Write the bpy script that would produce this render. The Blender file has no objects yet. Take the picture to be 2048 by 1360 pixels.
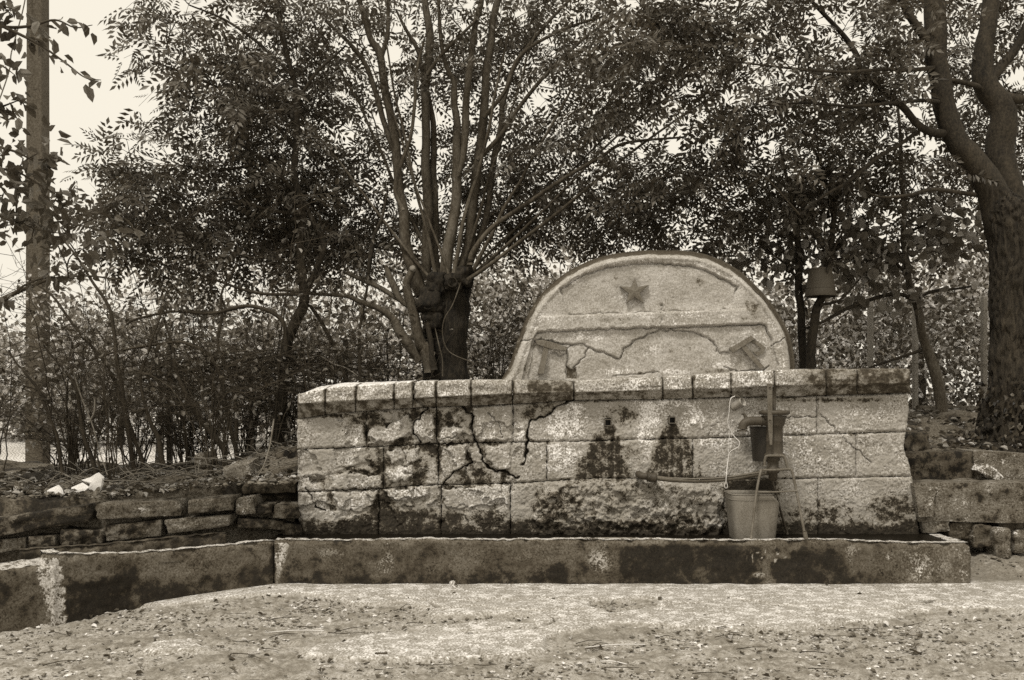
import bpy, bmesh, math
import numpy as np
from mathutils import Vector

# ------------------------------------------------------------------ camera, sky, sun
sc = bpy.context.scene
COL = sc.collection
F = 1990.0; HOR = 800.0; CH = 1.4            # focal length and horizon in photo pixels, eye height
cam = bpy.data.cameras.new("camera"); camo = bpy.data.objects.new("camera", cam); COL.objects.link(camo)
cam.sensor_width = 36.0; cam.lens = 36.0 * F / 2048.0
cam.shift_y = (HOR - 680.0) / 2048.0
cam.clip_start = 0.05; cam.clip_end = 2000.0
camo.location = (0, 0, CH); camo.rotation_euler = (math.radians(90), 0, 0)
sc.camera = camo

SUN_EL, SUN_AZ = 60.0, 208.0                 # azimuth measured from +Y clockwise
w = bpy.data.worlds.new("World"); sc.world = w; w.use_nodes = True
nt = w.node_tree; nt.nodes.clear()
sky = nt.nodes.new("ShaderNodeTexSky"); sky.sky_type = 'NISHITA'; sky.sun_disc = False
sky.sun_elevation = math.radians(SUN_EL); sky.sun_rotation = math.radians(SUN_AZ)
sky.dust_density = 6.0; sky.air_density = 1.5
bw = nt.nodes.new("ShaderNodeRGBToBW")
mr = nt.nodes.new("ShaderNodeMapRange"); mr.clamp = True
mr.inputs[1].default_value = 0.0; mr.inputs[2].default_value = 12.0
mr.inputs[3].default_value = 9.4; mr.inputs[4].default_value = 9.9
tint = nt.nodes.new("ShaderNodeMix"); tint.data_type = 'RGBA'; tint.blend_type = 'MULTIPLY'
tint.inputs[0].default_value = 1.0; tint.inputs[7].default_value = (1.0, 0.93, 0.79, 1)
bg = nt.nodes.new("ShaderNodeBackground"); bg.inputs[1].default_value = 0.1
out = nt.nodes.new("ShaderNodeOutputWorld")
nt.links.new(sky.outputs[0], bw.inputs[0]); nt.links.new(bw.outputs[0], mr.inputs[0])
nt.links.new(mr.outputs[0], tint.inputs[6]); nt.links.new(tint.outputs[2], bg.inputs[0])
nt.links.new(bg.outputs[0], out.inputs[0])

sl = bpy.data.lights.new("sun", 'SUN'); slo = bpy.data.objects.new("sun", sl); COL.objects.link(slo)
sl.energy = 2.5; sl.angle = math.radians(10); sl.color = (1.0, 0.95, 0.85)
az, el = math.radians(SUN_AZ), math.radians(SUN_EL)
sdir = Vector((math.sin(az) * math.cos(el), math.cos(az) * math.cos(el), math.sin(el)))
slo.rotation_euler = sdir.to_track_quat('Z', 'Y').to_euler(); slo.location = (-6, -6, 12)

sc.view_settings.view_transform = 'Standard'; sc.view_settings.look = 'None'
sc.view_settings.exposure = 0.0; sc.view_settings.gamma = 1.0; sc.view_settings.use_curve_mapping = False
sc.cycles.use_denoising = False
sc.cycles.max_bounces = 6; sc.cycles.diffuse_bounces = 3; sc.cycles.transmission_bounces = 4
sc.cycles.sample_clamp_indirect = 4.0

# ------------------------------------------------------------------ helpers
RNG = np.random.default_rng(11)
_T2 = np.random.default_rng(1).random((256, 256))
_T3 = np.random.default_rng(2).random((64, 64, 64))
def ss(a, b, x):
    t = np.clip((x - a) / (b - a), 0, 1); return t * t * (3 - 2 * t)
def vn2(x, y):
    x = np.asarray(x, float); y = np.asarray(y, float)
    xi = np.floor(x).astype(int); yi = np.floor(y).astype(int); fx = x - xi; fy = y - yi
    fx = fx * fx * (3 - 2 * fx); fy = fy * fy * (3 - 2 * fy)
    a = _T2[xi & 255, yi & 255]; b = _T2[(xi + 1) & 255, yi & 255]
    c = _T2[xi & 255, (yi + 1) & 255]; d = _T2[(xi + 1) & 255, (yi + 1) & 255]
    return (a * (1 - fx) + b * fx) * (1 - fy) + (c * (1 - fx) + d * fx) * fy
def fbm2(x, y, o=4):
    s = 0; a = .5; t = 0
    for i in range(o):
        s = s + a * vn2(x * 2 ** i + 17.3 * i, y * 2 ** i + 5.7 * i); t += a; a *= .5
    return s / t
def vn3(p):
    pi = np.floor(p).astype(int); f = p - pi; f = f * f * (3 - 2 * f); r = 0
    for dx in (0, 1):
        for dy in (0, 1):
            for dz in (0, 1):
                wgt = (f[..., 0] if dx else 1 - f[..., 0]) * (f[..., 1] if dy else 1 - f[..., 1]) * (f[..., 2] if dz else 1 - f[..., 2])
                r = r + wgt * _T3[(pi[..., 0] + dx) & 63, (pi[..., 1] + dy) & 63, (pi[..., 2] + dz) & 63]
    return r
def fbm3(p, o=3):
    s = 0; a = .5; t = 0
    for i in range(o):
        s = s + a * vn3(p * 2 ** i + 9.1 * i); t += a; a *= .5
    return s / t
def P(px, py, Y):
    return np.array([(px - 1024.0) / F * Y, Y, CH - (py - HOR) / F * Y])
def P3(px, py, Y):
    px = np.asarray(px, float); py = np.asarray(py, float); Y = Y + 0 * px
    return np.stack([(px - 1024.0) / F * Y, Y, CH - (py - HOR) / F * Y], -1)
def topx(V):
    return 1024 + V[..., 0] / V[..., 1] * F, HOR - (V[..., 2] - CH) / V[..., 1] * F

def tag(o, label=None, cat=None, group=None, kind=None):
    if label: o["label"] = label
    if cat: o["category"] = cat
    if group: o["group"] = group
    if kind: o["kind"] = kind
    return o
def empty(name, loc, label, cat, group=None):
    o = bpy.data.objects.new(name, None); COL.objects.link(o); o.location = tuple(float(v) for v in loc)
    o.empty_display_size = .1
    return tag(o, label, cat, group)
def worldloc(o):
    p = Vector(o.location)
    while o.parent: o = o.parent; p += Vector(o.location)
    return np.array(p)
def mk(name, V, faces, mat, parent=None, attrs=None, smooth=True, origin=None):
    """faces: list of int arrays (n,3) / (n,4) or python lists"""
    V = np.asarray(V, float).reshape(-1, 3)
    if parent is not None:
        base = worldloc(parent); loc = np.zeros(3)
    else:
        base = np.array(origin if origin is not None else [(V[:, 0].min() + V[:, 0].max()) / 2, (V[:, 1].min() + V[:, 1].max()) / 2, V[:, 2].min()], float); loc = base
    Vl = (V - base).astype(np.float32)
    me = bpy.data.meshes.new(name)
    if not isinstance(faces, list): faces = [faces]
    arrs = [np.asarray(f, np.int32) for f in faces if len(f)]
    nl = sum(a.size for a in arrs); nf = sum(len(a) for a in arrs)
    me.vertices.add(len(Vl)); me.vertices.foreach_set("co", Vl.ravel())
    me.loops.add(nl); me.loops.foreach_set("vertex_index", np.concatenate([a.ravel() for a in arrs]))
    me.polygons.add(nf)
    tot = np.concatenate([np.full(len(a), a.shape[1], np.int32) for a in arrs])
    st = np.concatenate([[0], np.cumsum(tot)[:-1]]).astype(np.int32)
    me.polygons.foreach_set("loop_start", st)
    me.polygons.foreach_set("use_smooth", np.full(nf, bool(smooth)))
    if attrs:
        for k, a in attrs.items():
            at = me.attributes.new(k, 'FLOAT', 'POINT'); at.data.foreach_set("value", np.asarray(a, np.float32).ravel())
    me.update(calc_edges=True); me.validate()
    me.materials.append(mat)
    o = bpy.data.objects.new(name, me); COL.objects.link(o); o.location = tuple(loc)
    if parent is not None: o.parent = parent
    return o
def gridfaces(n, m, off=0, flip=False, wrap=False):
    i = np.arange(n - 1)[:, None]; j = np.arange(m if wrap else m - 1)[None, :]
    j2 = (j + 1) % m
    q = np.stack([i * m + j, (i + 1) * m + j, (i + 1) * m + j2, i * m + j2], -1).reshape(-1, 4) + off
    return q[:, ::-1] if flip else q
class MB:
    def __init__(s): s.V = []; s.Q = []; s.T = []; s.n = 0
    def add(s, V, Q=None, T=None):
        V = np.asarray(V, float).reshape(-1, 3)
        if Q is not None and len(Q): s.Q.append(np.asarray(Q) + s.n)
        if T is not None and len(T): s.T.append(np.asarray(T) + s.n)
        s.V.append(V); s.n += len(V); return s
    def tube(s, pts, rad, sides=6, cap=True, bump=0.0, seed=0):
        pts = np.asarray(pts, float); n = len(pts); rad = np.broadcast_to(np.asarray(rad, float), (n,))
        t = np.gradient(pts, axis=0); t /= np.linalg.norm(t, axis=1)[:, None] + 1e-9
        ref = np.array([0, 0, 1.0]) if abs(t[:, 2]).mean() < .8 else np.array([1.0, 0, 0])
        a = np.cross(t, ref); a /= np.linalg.norm(a, axis=1)[:, None] + 1e-9
        b = np.cross(t, a)
        th = np.arange(sides) / sides * 2 * np.pi
        ring = a[:, None, :] * np.cos(th)[None, :, None] + b[:, None, :] * np.sin(th)[None, :, None]
        r = rad[:, None]
        if bump:
            q = pts[:, None, :] * 6 + ring * 1.3 + seed
            r = r * (1 + bump * (fbm3(q, 3) - .5) * 2)
            if sides > 80:      # furrowed bark: long ridges and cracks
                q2 = ring * rad[:, None, None] * np.array([38, 38, 38]) + pts[:, None, :] * np.array([6., 6., 9.]); q2 = q2 + (fbm3(q2 * .5 + 4, 2)[..., None] - .5) * 1.5
                r = r * (1 - .13 * ss(.16, .0, np.abs(vn3(q2) - .5)) + .03 * (vn3(q2 * 2.3) - .5))
        V = pts[:, None, :] + ring * r[..., None] if bump else pts[:, None, :] + ring * r[:, :, None]
        Q = gridfaces(n, sides, wrap=True)
        V = V.reshape(-1, 3); T = []
        if cap:
            c0 = len(V); V = np.vstack([V, pts[0], pts[-1]])
            for j in range(sides):
                k = (j + 1) % sides
                T.append((c0, k, j)); T.append((c0 + 1, (n - 1) * sides + j, (n - 1) * sides + k))
        return s.add(V, Q, np.array(T) if T else None)
    def lathe(s, prof, c, axis=(0, 0, 1), sides=24, close=True):
        """prof: list of (r, h) along axis from c"""
        ax = np.array(axis, float); ax /= np.linalg.norm(ax)
        a = np.cross(ax, [0, 1, 0]) if abs(ax[1]) < .9 else np.cross(ax, [1, 0, 0]); a /= np.linalg.norm(a); b = np.cross(ax, a)
        th = np.arange(sides) / sides * 2 * np.pi
        V = np.array([[np.array(c) + ax * h + (a * math.cos(x) + b * math.sin(x)) * r for x in th] for r, h in prof])
        return s.add(V, gridfaces(len(prof), sides, wrap=True, flip=True))
    def box(s, lo, hi):
        x0, y0, z0 = lo; x1, y1, z1 = hi
        V = [(x0, y0, z0), (x1, y0, z0), (x1, y1, z0), (x0, y1, z0), (x0, y0, z1), (x1, y0, z1), (x1, y1, z1), (x0, y1, z1)]
        return s.add(V, np.array([(0, 3, 2, 1), (4, 5, 6, 7), (0, 1, 5, 4), (1, 2, 6, 5), (2, 3, 7, 6), (3, 0, 4, 7)]))
    def build(s, name, mat, parent=None, smooth=True, attrs=None, origin=None):
        fs = []
        if s.Q: fs.append(np.vstack(s.Q))
        if s.T: fs.append(np.vstack(s.T))
        return mk(name, np.vstack(s.V), fs, mat, parent, attrs, smooth, origin)
def spline(pts, n):
    """Catmull-Rom resample of rows"""
    p = np.asarray(pts, float)
    p = np.vstack([2 * p[0] - p[1], p, 2 * p[-1] - p[-2]])
    k = len(p) - 3; u = np.linspace(0, k - 1e-6, n); i = u.astype(int); f = (u - i)[:, None]
    a, b, c, d = p[i], p[i + 1], p[i + 2], p[i + 3]
    return .5 * (2 * b + (c - a) * f + (2 * a - 5 * b + 4 * c - d) * f ** 2 + (3 * b - a - 3 * c + d) * f ** 3)
def bevel(o, wdt, seg=2):
    m = o.modifiers.new("bevel", 'BEVEL'); m.width = wdt; m.segments = seg; m.limit_method = 'ANGLE'; m.angle_limit = math.radians(40)
    return o

# ------------------------------------------------------------------ materials: one sepia scale for everything
def s2l(c): c /= 255.0; return c / 12.92 if c <= .04045 else ((c + .055) / 1.055) ** 2.4
SEP = [(0, 0, 0), (14, 11, 7), (41, 35, 26), (70, 61, 47), (94, 85, 70), (142, 133, 117), (190, 181, 166), (226, 217, 202), (250, 241, 226)]
RAMP = []
for c in SEP:
    l = [s2l(float(v)) / t for v, t in zip(c, (1.0, .94, .82))]; RAMP.append((.2126 * l[0] + .7152 * l[1] + .0722 * l[2], l))
def S(v):
    xs = [r[0] for r in RAMP]
    return tuple(float(np.interp(v, xs, [r[1][k] for r in RAMP])) for k in range(3)) + (1,)
class NT:
    def __init__(s, m): s.t = m.node_tree; s.t.nodes.clear()
    def n(s, typ, **kw):
        nd = s.t.nodes.new(typ)
        for k, v in kw.items():
            if k[0] == "i" and k[1:].isdigit(): nd.inputs[int(k[1:])].default_value = v
            else: setattr(nd, k, v)
        return nd
    def l(s, a, b): s.t.links.new(a, b)
    def math(s, op, a, b=None, c=None, clamp=False):
        nd = s.n("ShaderNodeMath", operation=op, use_clamp=clamp)
        for i, v in enumerate((a, b, c)):
            if v is None: continue
            if isinstance(v, (int, float)): nd.inputs[i].default_value = v
            else: s.l(v, nd.inputs[i])
        return nd.outputs[0]
    def noise(s, vec, scale, detail=4, rough=.6):
        nd = s.n("ShaderNodeTexNoise"); nd.inputs["Scale"].default_value = scale
        nd.inputs["Detail"].default_value = detail; nd.inputs["Roughness"].default_value = rough
        s.l(vec, nd.inputs["Vector"]); return nd.outputs["Fac"]
    def mixv(s, f, a, b):
        nd = s.n("ShaderNodeMix", data_type='FLOAT')
        for i, v in ((0, f), (2, a), (3, b)):
            if isinstance(v, (int, float)): nd.inputs[i].default_value = v
            else: s.l(v, nd.inputs[i])
        return nd.outputs[0]
    def step(s, a, b, x):
        nd = s.n("ShaderNodeMapRange", interpolation_type='SMOOTHSTEP', clamp=True)
        nd.inputs[1].default_value = a; nd.inputs[2].default_value = b; s.l(x, nd.inputs[0]); return nd.outputs[0]
def make(name, base, big=.3, bigs=3.0, fine=.35, fines=120.0, rough=.85, bump=.4, bdist=.004, dark=None, light=None,
         mids=14.0, stretch=None, translucent=0.0, spec=.25, metallic=0.0, rnd=0.0, ragged=2.0, contrast=1.0, vary=False):
    m = bpy.data.materials.new(name); m.use_nodes = True; N = NT(m)
    geo = N.n("ShaderNodeNewGeometry"); vec = geo.outputs["Position"]
    if stretch:
        mp = N.n("ShaderNodeMapping"); mp.inputs["Scale"].default_value = stretch; N.l(vec, mp.inputs[0]); vec = mp.outputs[0]
    n1 = N.noise(vec, bigs, 5, .62); n2 = N.noise(vec, fines, 3, .7); n3 = N.noise(vec, mids, 6, .68)
    v = N.math('MULTIPLY_ADD', N.math('SUBTRACT', n1, .5), 4 * big * base, base)
    v = N.math('MULTIPLY_ADD', N.math('SUBTRACT', n3, .5), 2.2 * big * base, v)
    fg = N.math('SUBTRACT', n2, .5)
    if vary:      # coarse grain in some places, smooth render in others
        n4 = N.noise(vec, 5.0, 3, .5); fg = N.math('MULTIPLY', fg, N.math('MULTIPLY_ADD', N.step(.40, .62, n4), 1.1, .28))
    v = N.math('MULTIPLY_ADD', fg, 4 * fine * base, v)
    if rnd:
        r3 = N.math('POWER', geo.outputs["Random Per Island"], 3.0)  # a few pieces much paler; on leaves this paints in sunlit ones
        v = N.math('MULTIPLY', v, N.math('MULTIPLY_ADD', r3, 4 * rnd, 1 - rnd))
    nn = N.math('ADD', N.math('MULTIPLY', n3, .6), N.math('MULTIPLY', n2, .4))
    for key, val in (("light", light), ("dark", dark)):
        if val is None: continue
        at = N.n("ShaderNodeAttribute", attribute_name=key)
        f = N.math('MULTIPLY_ADD', N.math('SUBTRACT', nn, .5), ragged * 2.0, at.outputs["Fac"])
        f = N.math('MULTIPLY', N.step(.28, .72, f), N.step(0.0, .15, at.outputs["Fac"]))
        vv = N.math('MULTIPLY_ADD', N.math('SUBTRACT', n2, .5), 3.2 * val * fine, val)
        v = N.mixv(f, v, vv)
    v = N.math('MAXIMUM', v, base * .12)
    if contrast != 1.0: v = N.math('MULTIPLY', N.math('POWER', N.math('DIVIDE', v, base), contrast), base)
    rp = N.n("ShaderNodeValToRGB"); cr = rp.color_ramp
    while len(cr.elements) < len(RAMP): cr.elements.new(.5)
    for e, (p, c) in zip(cr.elements, RAMP): e.position = p; e.color = (*c, 1)
    N.l(v, rp.inputs[0])
    b = N.n("ShaderNodeBsdfPrincipled"); N.l(rp.outputs[0], b.inputs["Base Color"])
    b.inputs["Roughness"].default_value = rough; b.inputs["Specular IOR Level"].default_value = spec
    b.inputs["Metallic"].default_value = metallic
    if bump:
        bp = N.n("ShaderNodeBump"); bp.inputs["Strength"].default_value = bump; bp.inputs["Distance"].default_value = bdist
        N.l(nn, bp.inputs["Height"]); N.l(bp.outputs[0], b.inputs["Normal"])
    o = N.n("ShaderNodeOutputMaterial")
    if translucent:
        tr = N.n("ShaderNodeBsdfTranslucent"); N.l(rp.outputs[0], tr.inputs[0])
        mx = N.n("ShaderNodeMixShader", i0=translucent); N.l(b.outputs[0], mx.inputs[1]); N.l(tr.outputs[0], mx.inputs[2]); N.l(mx.outputs[0], o.inputs[0])
    else: N.l(b.outputs[0], o.inputs[0])
    return m
M = {}
M['block'] = make("wall_render", .32, .2, 2.5, .66, 75, dark=.05, light=.54, vary=True, bump=.9, bdist=.006, mids=16, contrast=1.45)
M['coping'] = make("coping_stone", .31, .22, 3, .8, 80, dark=.075, light=.55, bump=.9, bdist=.006, contrast=1.45)
M['pediment'] = make("pediment_plaster", .36, .2, 4, .40, 85, dark=.10, light=.56, bump=.6, bdist=.005, mids=11, contrast=1.45)
M['relief'] = make("relief_plaster", .14, .2, 8, .4, 110, bump=.6, contrast=1.45)
M['core'] = make("wall_core", .08, .3, 5, .4, 80)
M['trough'] = make("trough_concrete", .092, .42, 3.5, .7, 75, dark=.028, light=.28, bump=.8, bdist=.006, mids=13, contrast=1.45)
M['water'] = make("trough_water", .008, .1, 2, .1, 50, rough=.35, bump=.05, bdist=.002, spec=.06)
M['stone'] = make("field_stone", .135, .36, 4, .8, 75, dark=.03, light=.38, bump=1.0, bdist=.016, mids=15, contrast=1.45)
M['stone_dark'] = make("mossy_stone", .085, .35, 5, .6, 70, dark=.02, light=.22, bump=1, bdist=.01, mids=18, contrast=1.45)
M['ground'] = make("ground", .31, .16, 1.6, .6, 75, dark=.19, light=.50, bump=1.0, bdist=.010, mids=13, ragged=2.0, contrast=1.45)
M['soil'] = make("soil", .10, .4, 4, .7, 60, dark=.03, bump=1, bdist=.015, mids=22, contrast=1.45)
M['iron'] = make("rusty_iron", .048, .35, 9, .5, 130, rough=.65, bump=.5, bdist=.002, spec=.4)
M['iron_leg'] = make("worn_iron_leg", .11, .35, 12, .5, 130, rough=.6, bump=.4, bdist=.002, spec=.4)
M['dark_plastic'] = make("black_plastic", .018, .3, 9, .3, 100, rough=.5, bump=.15, bdist=.002, spec=.4)
M['pale_plastic'] = make("pale_plastic", .17, .32, 5, .5, 140, rough=.6, bump=.3, bdist=.002)
M['grey_plastic'] = make("grey_plastic", .10, .2, 6, .3, 120, rough=.6, bump=.2, bdist=.002)
M['hose'] = make("rubber_hose", .10, .35, 12, .4, 130, rough=.6, bump=.4, bdist=.002)
M['tin'] = make("tin", .3, .25, 16, .3, 130, rough=.4, bump=.2, bdist=.001, metallic=.4)
M['string'] = make("string", .62, .1, 8, .2, 150, bump=.2)
M['wire'] = make("wire", .09, .3, 10, .2, 100, rough=.6, bump=0)
M['fence_wire'] = make("fence_wire", .10, .3, 6, .2, 60, rough=.7, bump=0)
M['post'] = make("fence_post_concrete", .28, .2, 6, .4, 90)
M['pole'] = make("pole_concrete", .08, .16, 2.5, .6, 35, bump=.7, bdist=.02)
M['shard'] = make("white_shard", .72, .12, 9, .18, 100, bump=.3)
M['bark'] = make("smooth_bark", .068, .4, 3, .45, 60, bump=.8, bdist=.01, mids=12, stretch=(1, 1, .45), contrast=1.45)
M['bark_dark'] = make("rough_bark", .019, .5, 5, .6, 40, bump=1.0, bdist=.04, mids=22, stretch=(1, 1, .3), contrast=1.45)
M['bark_big'] = make("furrowed_bark", .026, .4, 4, .6, 48, bump=1.0, bdist=.05, mids=26, stretch=(1, 1, .22), contrast=1.45)
M['bark_limb'] = make("limb_bark", .029, .45, 4, .5, 60, bump=.8, bdist=.012, mids=12, stretch=(1, 1, .6), contrast=1.45)
M['twig'] = make("twig", .045, .4, 6, .2, 60, bump=0)
M['twig_pale'] = make("pale_twig", .16, .4, 6, .2, 60, bump=0)
M['leaf'] = make("ash_leaf", .11, .2, 2, .2, 60, rough=.5, bump=0, translucent=.5, rnd=.5, spec=.3)
M['leaf_right'] = make("right_ash_leaf", .10, .2, 2, .2, 60, rough=.5, bump=0, translucent=.5, rnd=.5, spec=.3)
M['leaf_broad'] = make("broad_leaf", .19, .2, 3, .25, 70, rough=.5, bump=0, translucent=.5, rnd=.5)
M['leaf_near'] = make("near_leaf", .12, .2, 3, .25, 70, rough=.5, bump=0, translucent=.4, rnd=.4)
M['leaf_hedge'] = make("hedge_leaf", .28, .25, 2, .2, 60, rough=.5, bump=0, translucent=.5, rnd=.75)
M['leaf_far'] = make("far_leaf", .32, .25, .7, .2, 20, rough=.6, bump=0, translucent=.45, rnd=.6)  # pale base: distance haze and sky brightness put into the leaf colour
M['leaf_shrub'] = make("shrub_leaf", .18, .25, 2, .2, 60, rough=.5, bump=0, translucent=.3, rnd=.7)
M['ivy'] = make("ivy_leaf", .05, .25, 4, .2, 60, rough=.5, bump=0, translucent=.2, rnd=.8)
M['pebble'] = make("pebble", .25, .3, 9, .4, 110, bump=.5, rnd=.55)
M['litter'] = make("dry_leaf", .26, .3, 9, .3, 110, bump=0, rnd=.75, translucent=.2)
M['cutwood'] = make("cut_wood", .2, .2, 20, .3, 120, bump=.3)

# ------------------------------------------------------------------ field tools in photo pixels
def pdist(px, py, poly, closed=False):
    """distance to polyline"""
    p = np.asarray(poly, float)
    if closed: p = np.vstack([p, p[:1]])
    d = np.full(np.shape(px), 1e9)
    for a, b in zip(p[:-1], p[1:]):
        ab = b - a; L = (ab ** 2).sum() + 1e-9
        t = np.clip(((px - a[0]) * ab[0] + (py - a[1]) * ab[1]) / L, 0, 1)
        d = np.minimum(d, np.hypot(px - a[0] - t * ab[0], py - a[1] - t * ab[1]))
    return d
def inside(px, py, poly):
    p = np.asarray(poly, float); r = np.zeros(np.shape(px), bool)
    for (x0, y0), (x1, y1) in zip(p, np.roll(p, -1, 0)):
        c = ((y0 > py) != (y1 > py)) & (px < (x1 - x0) * (py - y0) / (y1 - y0 + 1e-12) + x0)
        r ^= c
    return r
def sd(px, py, poly):
    d = pdist(px, py, poly, True); return np.where(inside(px, py, poly), d, -d)
def blob(px, py, cx, cy, rx, ry, p=1.0):
    return np.exp(-(((px - cx) / rx) ** 2 + ((py - cy) / ry) ** 2) ** p)
def crackd(px, py, line, width):
    """1 inside a crack whose path wobbles"""
    wx = px + (vn2(px / 8., py / 8.) - .5) * 6; wy = py + (vn2(px / 8. + 40, py / 8.) - .5) * 6
    return np.exp(-(pdist(wx, wy, line) / width) ** 2)

# ------------------------------------------------------------------ ground
YW = 8.0
def gz(x, y):
    """rough height of the yard"""
    z = -.10 * ss(-1.6, -3.3, x) * ss(9.0, 7.0, y)
    z = z + .15 * ss(7.45, 8.05, y) * ss(3.35, 3.8, x) * ss(16, 9, y)
    return z
def build_ground():
    xs = np.concatenate([-np.geomspace(600, 4.3, 42), np.linspace(-4.25, 4.25, 640), np.geomspace(4.3, 600, 42)])
    ys = np.concatenate([[-60, -20, -5, 0, 2, 3.3, 4.2], np.linspace(4.5, 8.1, 330), np.geomspace(8.2, 900, 60)])
    X, Y = np.meshgrid(xs, ys, indexing='ij')
    near = ss(-8, -4, X) * ss(8, 4, X) * ss(2.5, 4.2, Y) * ss(9.5, 8.0, Y)
    n = fbm2(X * 1.1 + 3, Y * 1.6 + 8, 4)
    edge = ss(6.55, 7.2, Y + (fbm2(X * 1.5, Y * 1.5 + 30, 3) - .5) * .7)      # concrete apron along the trough
    right = ss(.2, 1.6, X) * ss(6.05, 6.6, Y + (n - .5) * .9)
    mid = np.exp(-((X + .25 - (Y - 6) * .2) / .75) ** 4) * ss(5.2, 5.5, Y) * .75
    c0 = np.maximum(np.maximum(edge, right), mid)
    conc = ss(.47, .53, c0 * .62 + (n - .5) * 1.2 + .2) * ss(9, 8, Y)
    conc *= 1 - ss(3.3, 3.7, X) * ss(7.5, 7.7, Y)
    crk = 0
    for line, wd in (([(-1.9, 6.9), (-1.5, 7.02), (-1.1, 7.0)], .016), ([(-.6, 6.5), (-.2, 6.62), (.1, 6.5), (.5, 6.55)], .018),
                     ([(1.5, 6.9), (2.0, 6.55), (2.6, 6.6), (2.9, 6.8), (3.3, 6.75)], .016), ([(2.0, 6.55), (2.3, 6.4), (3.4, 6.35)], .014),
                     ([(-.3, 5.9), (.2, 6.05), (.3, 6.3)], .018), ([(-.9, 6.95), (-.3, 6.8), (.3, 6.9), (1.1, 6.75)], .012), ([(.6, 6.9), (1.0, 6.6), (1.5, 6.9)], .012), ([(-1.3, 6.2), (-.7, 6.35), (-.5, 6.6), (-.6, 6.9)], .014), ([(.3, 5.6), (.9, 5.75), (1.4, 5.6)], .014)):
        wx = X + (vn2(X * 9, Y * 9) - .5) * .1; wy = Y + (vn2(X * 9 + 50, Y * 9) - .5) * .1
        crk = np.maximum(crk, np.exp(-(pdist(wx, wy, line) / wd) ** 2))
    g = fbm2(X * 22, Y * 22, 3); g2 = fbm2(X * 5, Y * 5, 3)
    Z = gz(X, Y) + near * ((conc * .028 + (1 - conc) * ((g - .5) * .04 + (g2 - .5) * .03)) + conc * (g2 - .5) * .012 - crk * .03 * conc)
    Z = Z + ss(4.0, 5.0, np.abs(X)) * 0
    dark = (1 - conc) * (.30 + .22 * ss(.45, .7, g2))  * near + crk * conc * .75
    soilR = ss(3.35, 3.6, X) * ss(7.35, 7.6, Y) * ss(12, 9, Y)
    dark = np.maximum(dark, soilR * .75)
    light = conc * .36 + (1 - conc) * ss(.6, .75, g) * .3 + ss(8.5, 12, Y) * .45
    V = np.stack([X, Y, Z], -1)
    o = mk("ground", V, gridfaces(len(xs), len(ys)), M['ground'], attrs={"dark": dark, "light": light}, origin=(0, 0, 0))
    tag(o, "pale dusty yard of gravel and broken concrete in front of the trough", kind="structure"); o["category"] = "ground"
build_ground()

def bank_z(x, y):
    zl = .66 + .10 * ss(-3.2, -1.9, x) + .22 * ss(8.1, 9.6, y) * ss(-3.2, -1.9, x)
    zl = zl + .03 * ss(8, 9.5, y)
    zr = .98 + .30 * ss(8.5, 10, y)
    z = zl * (1 - ss(-1.5, 3.0, x)) + zr * ss(-1.5, 3.0, x)
    z = z * (1 - ss(11.0, 13.5, y) * ss(1, -2, x)) - .2 * ss(11, 13.5, y) * ss(1, -2, x)
    return z
def rwy(px): return np.interp(px, [-80, 0, 300, 470, 600], [7.08, 7.15, 7.5, 7.75, 7.9])      # face of the left retaining wall
def build_bank():
    xs = np.concatenate([np.linspace(-9, -4.6, 30), np.linspace(-4.5, 5.2, 420), np.linspace(5.3, 9, 24)])
    vs = np.linspace(0, 1, 150) ** 1.25
    X = np.repeat(xs[:, None], len(vs), 1)
    front = np.interp(xs, [-9, -3.7, -2.73, -2.16, -1.7, -1.6, 3.2, 3.25, 9], [7.3, 7.42, 7.78, 8.03, 8.2, 8.35, 8.35, 8.6, 8.6])
    Y = front[:, None] + vs[None, :] * (15 - front[:, None])
    Z = bank_z(X, Y) + (fbm2(X * 3, Y * 3, 4) - .5) * .16 + (fbm2(X * 18, Y * 18, 3) - .5) * .05
    Z -= .04 * ss(.06, .0, vs)[None, :]
    Z[:, 0] = -.3                                  # earth face below the stones
    dark = ss(.35, .65, fbm2(X * 4 + 9, Y * 4, 4)) * .8
    o = mk("soil_bank", np.stack([X, Y, Z], -1), gridfaces(len(xs), len(vs)), M['soil'], attrs={"dark": dark})
    tag(o, "dark bank of loose earth behind the fountain and retaining walls", kind="structure"); o["category"] = "bank"
build_bank()

# ------------------------------------------------------------------ fountain wall
COP_TOP = ([592, 620, 663, 830, 1004, 1151, 1326, 1521, 1586, 1822], [783, 772, 765, 760, 757, 760, 752, 741, 738, 736])
COP_FRT = ([592, 663, 711, 788, 822, 1004, 1151, 1326, 1521, 1586, 1822], [787, 775, 771, 766, 763, 759, 761, 753, 742, 739, 737])
COP_MID = ([592, 822, 1042, 1150, 1326, 1463, 1550, 1716, 1822], [806, 795, 786, 784, 779, 776, 770, 768, 766])
COP_BOT = ([592, 669, 830, 1025, 1148, 1326, 1459, 1570, 1822], [838, 826, 815, 808, 800, 798, 794, 793, 785])
J1 = ([590, 719, 875, 1025, 1185, 1265, 1420, 1494, 1571, 1830], [899, 895, 888, 884, 882, 879, 876, 874, 871, 863])
J2 = ([590, 669, 760, 822, 1025, 1192, 1549, 1840], [984, 981, 978, 972, 967, 956, 958, 953])
BASE = ([590, 1850], [1090, 1090])
REDGE = ([780, 827, 864, 891, 912, 938, 970, 1055, 1095], [1815, 1819, 1814, 1809, 1814, 1822, 1827, 1838, 1840])
LEDGE = ([780, 900, 1000, 1065, 1095], [594, 595, 596, 600, 601])
def cv(c, x): return np.interp(x, c[0], c[1])
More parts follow.
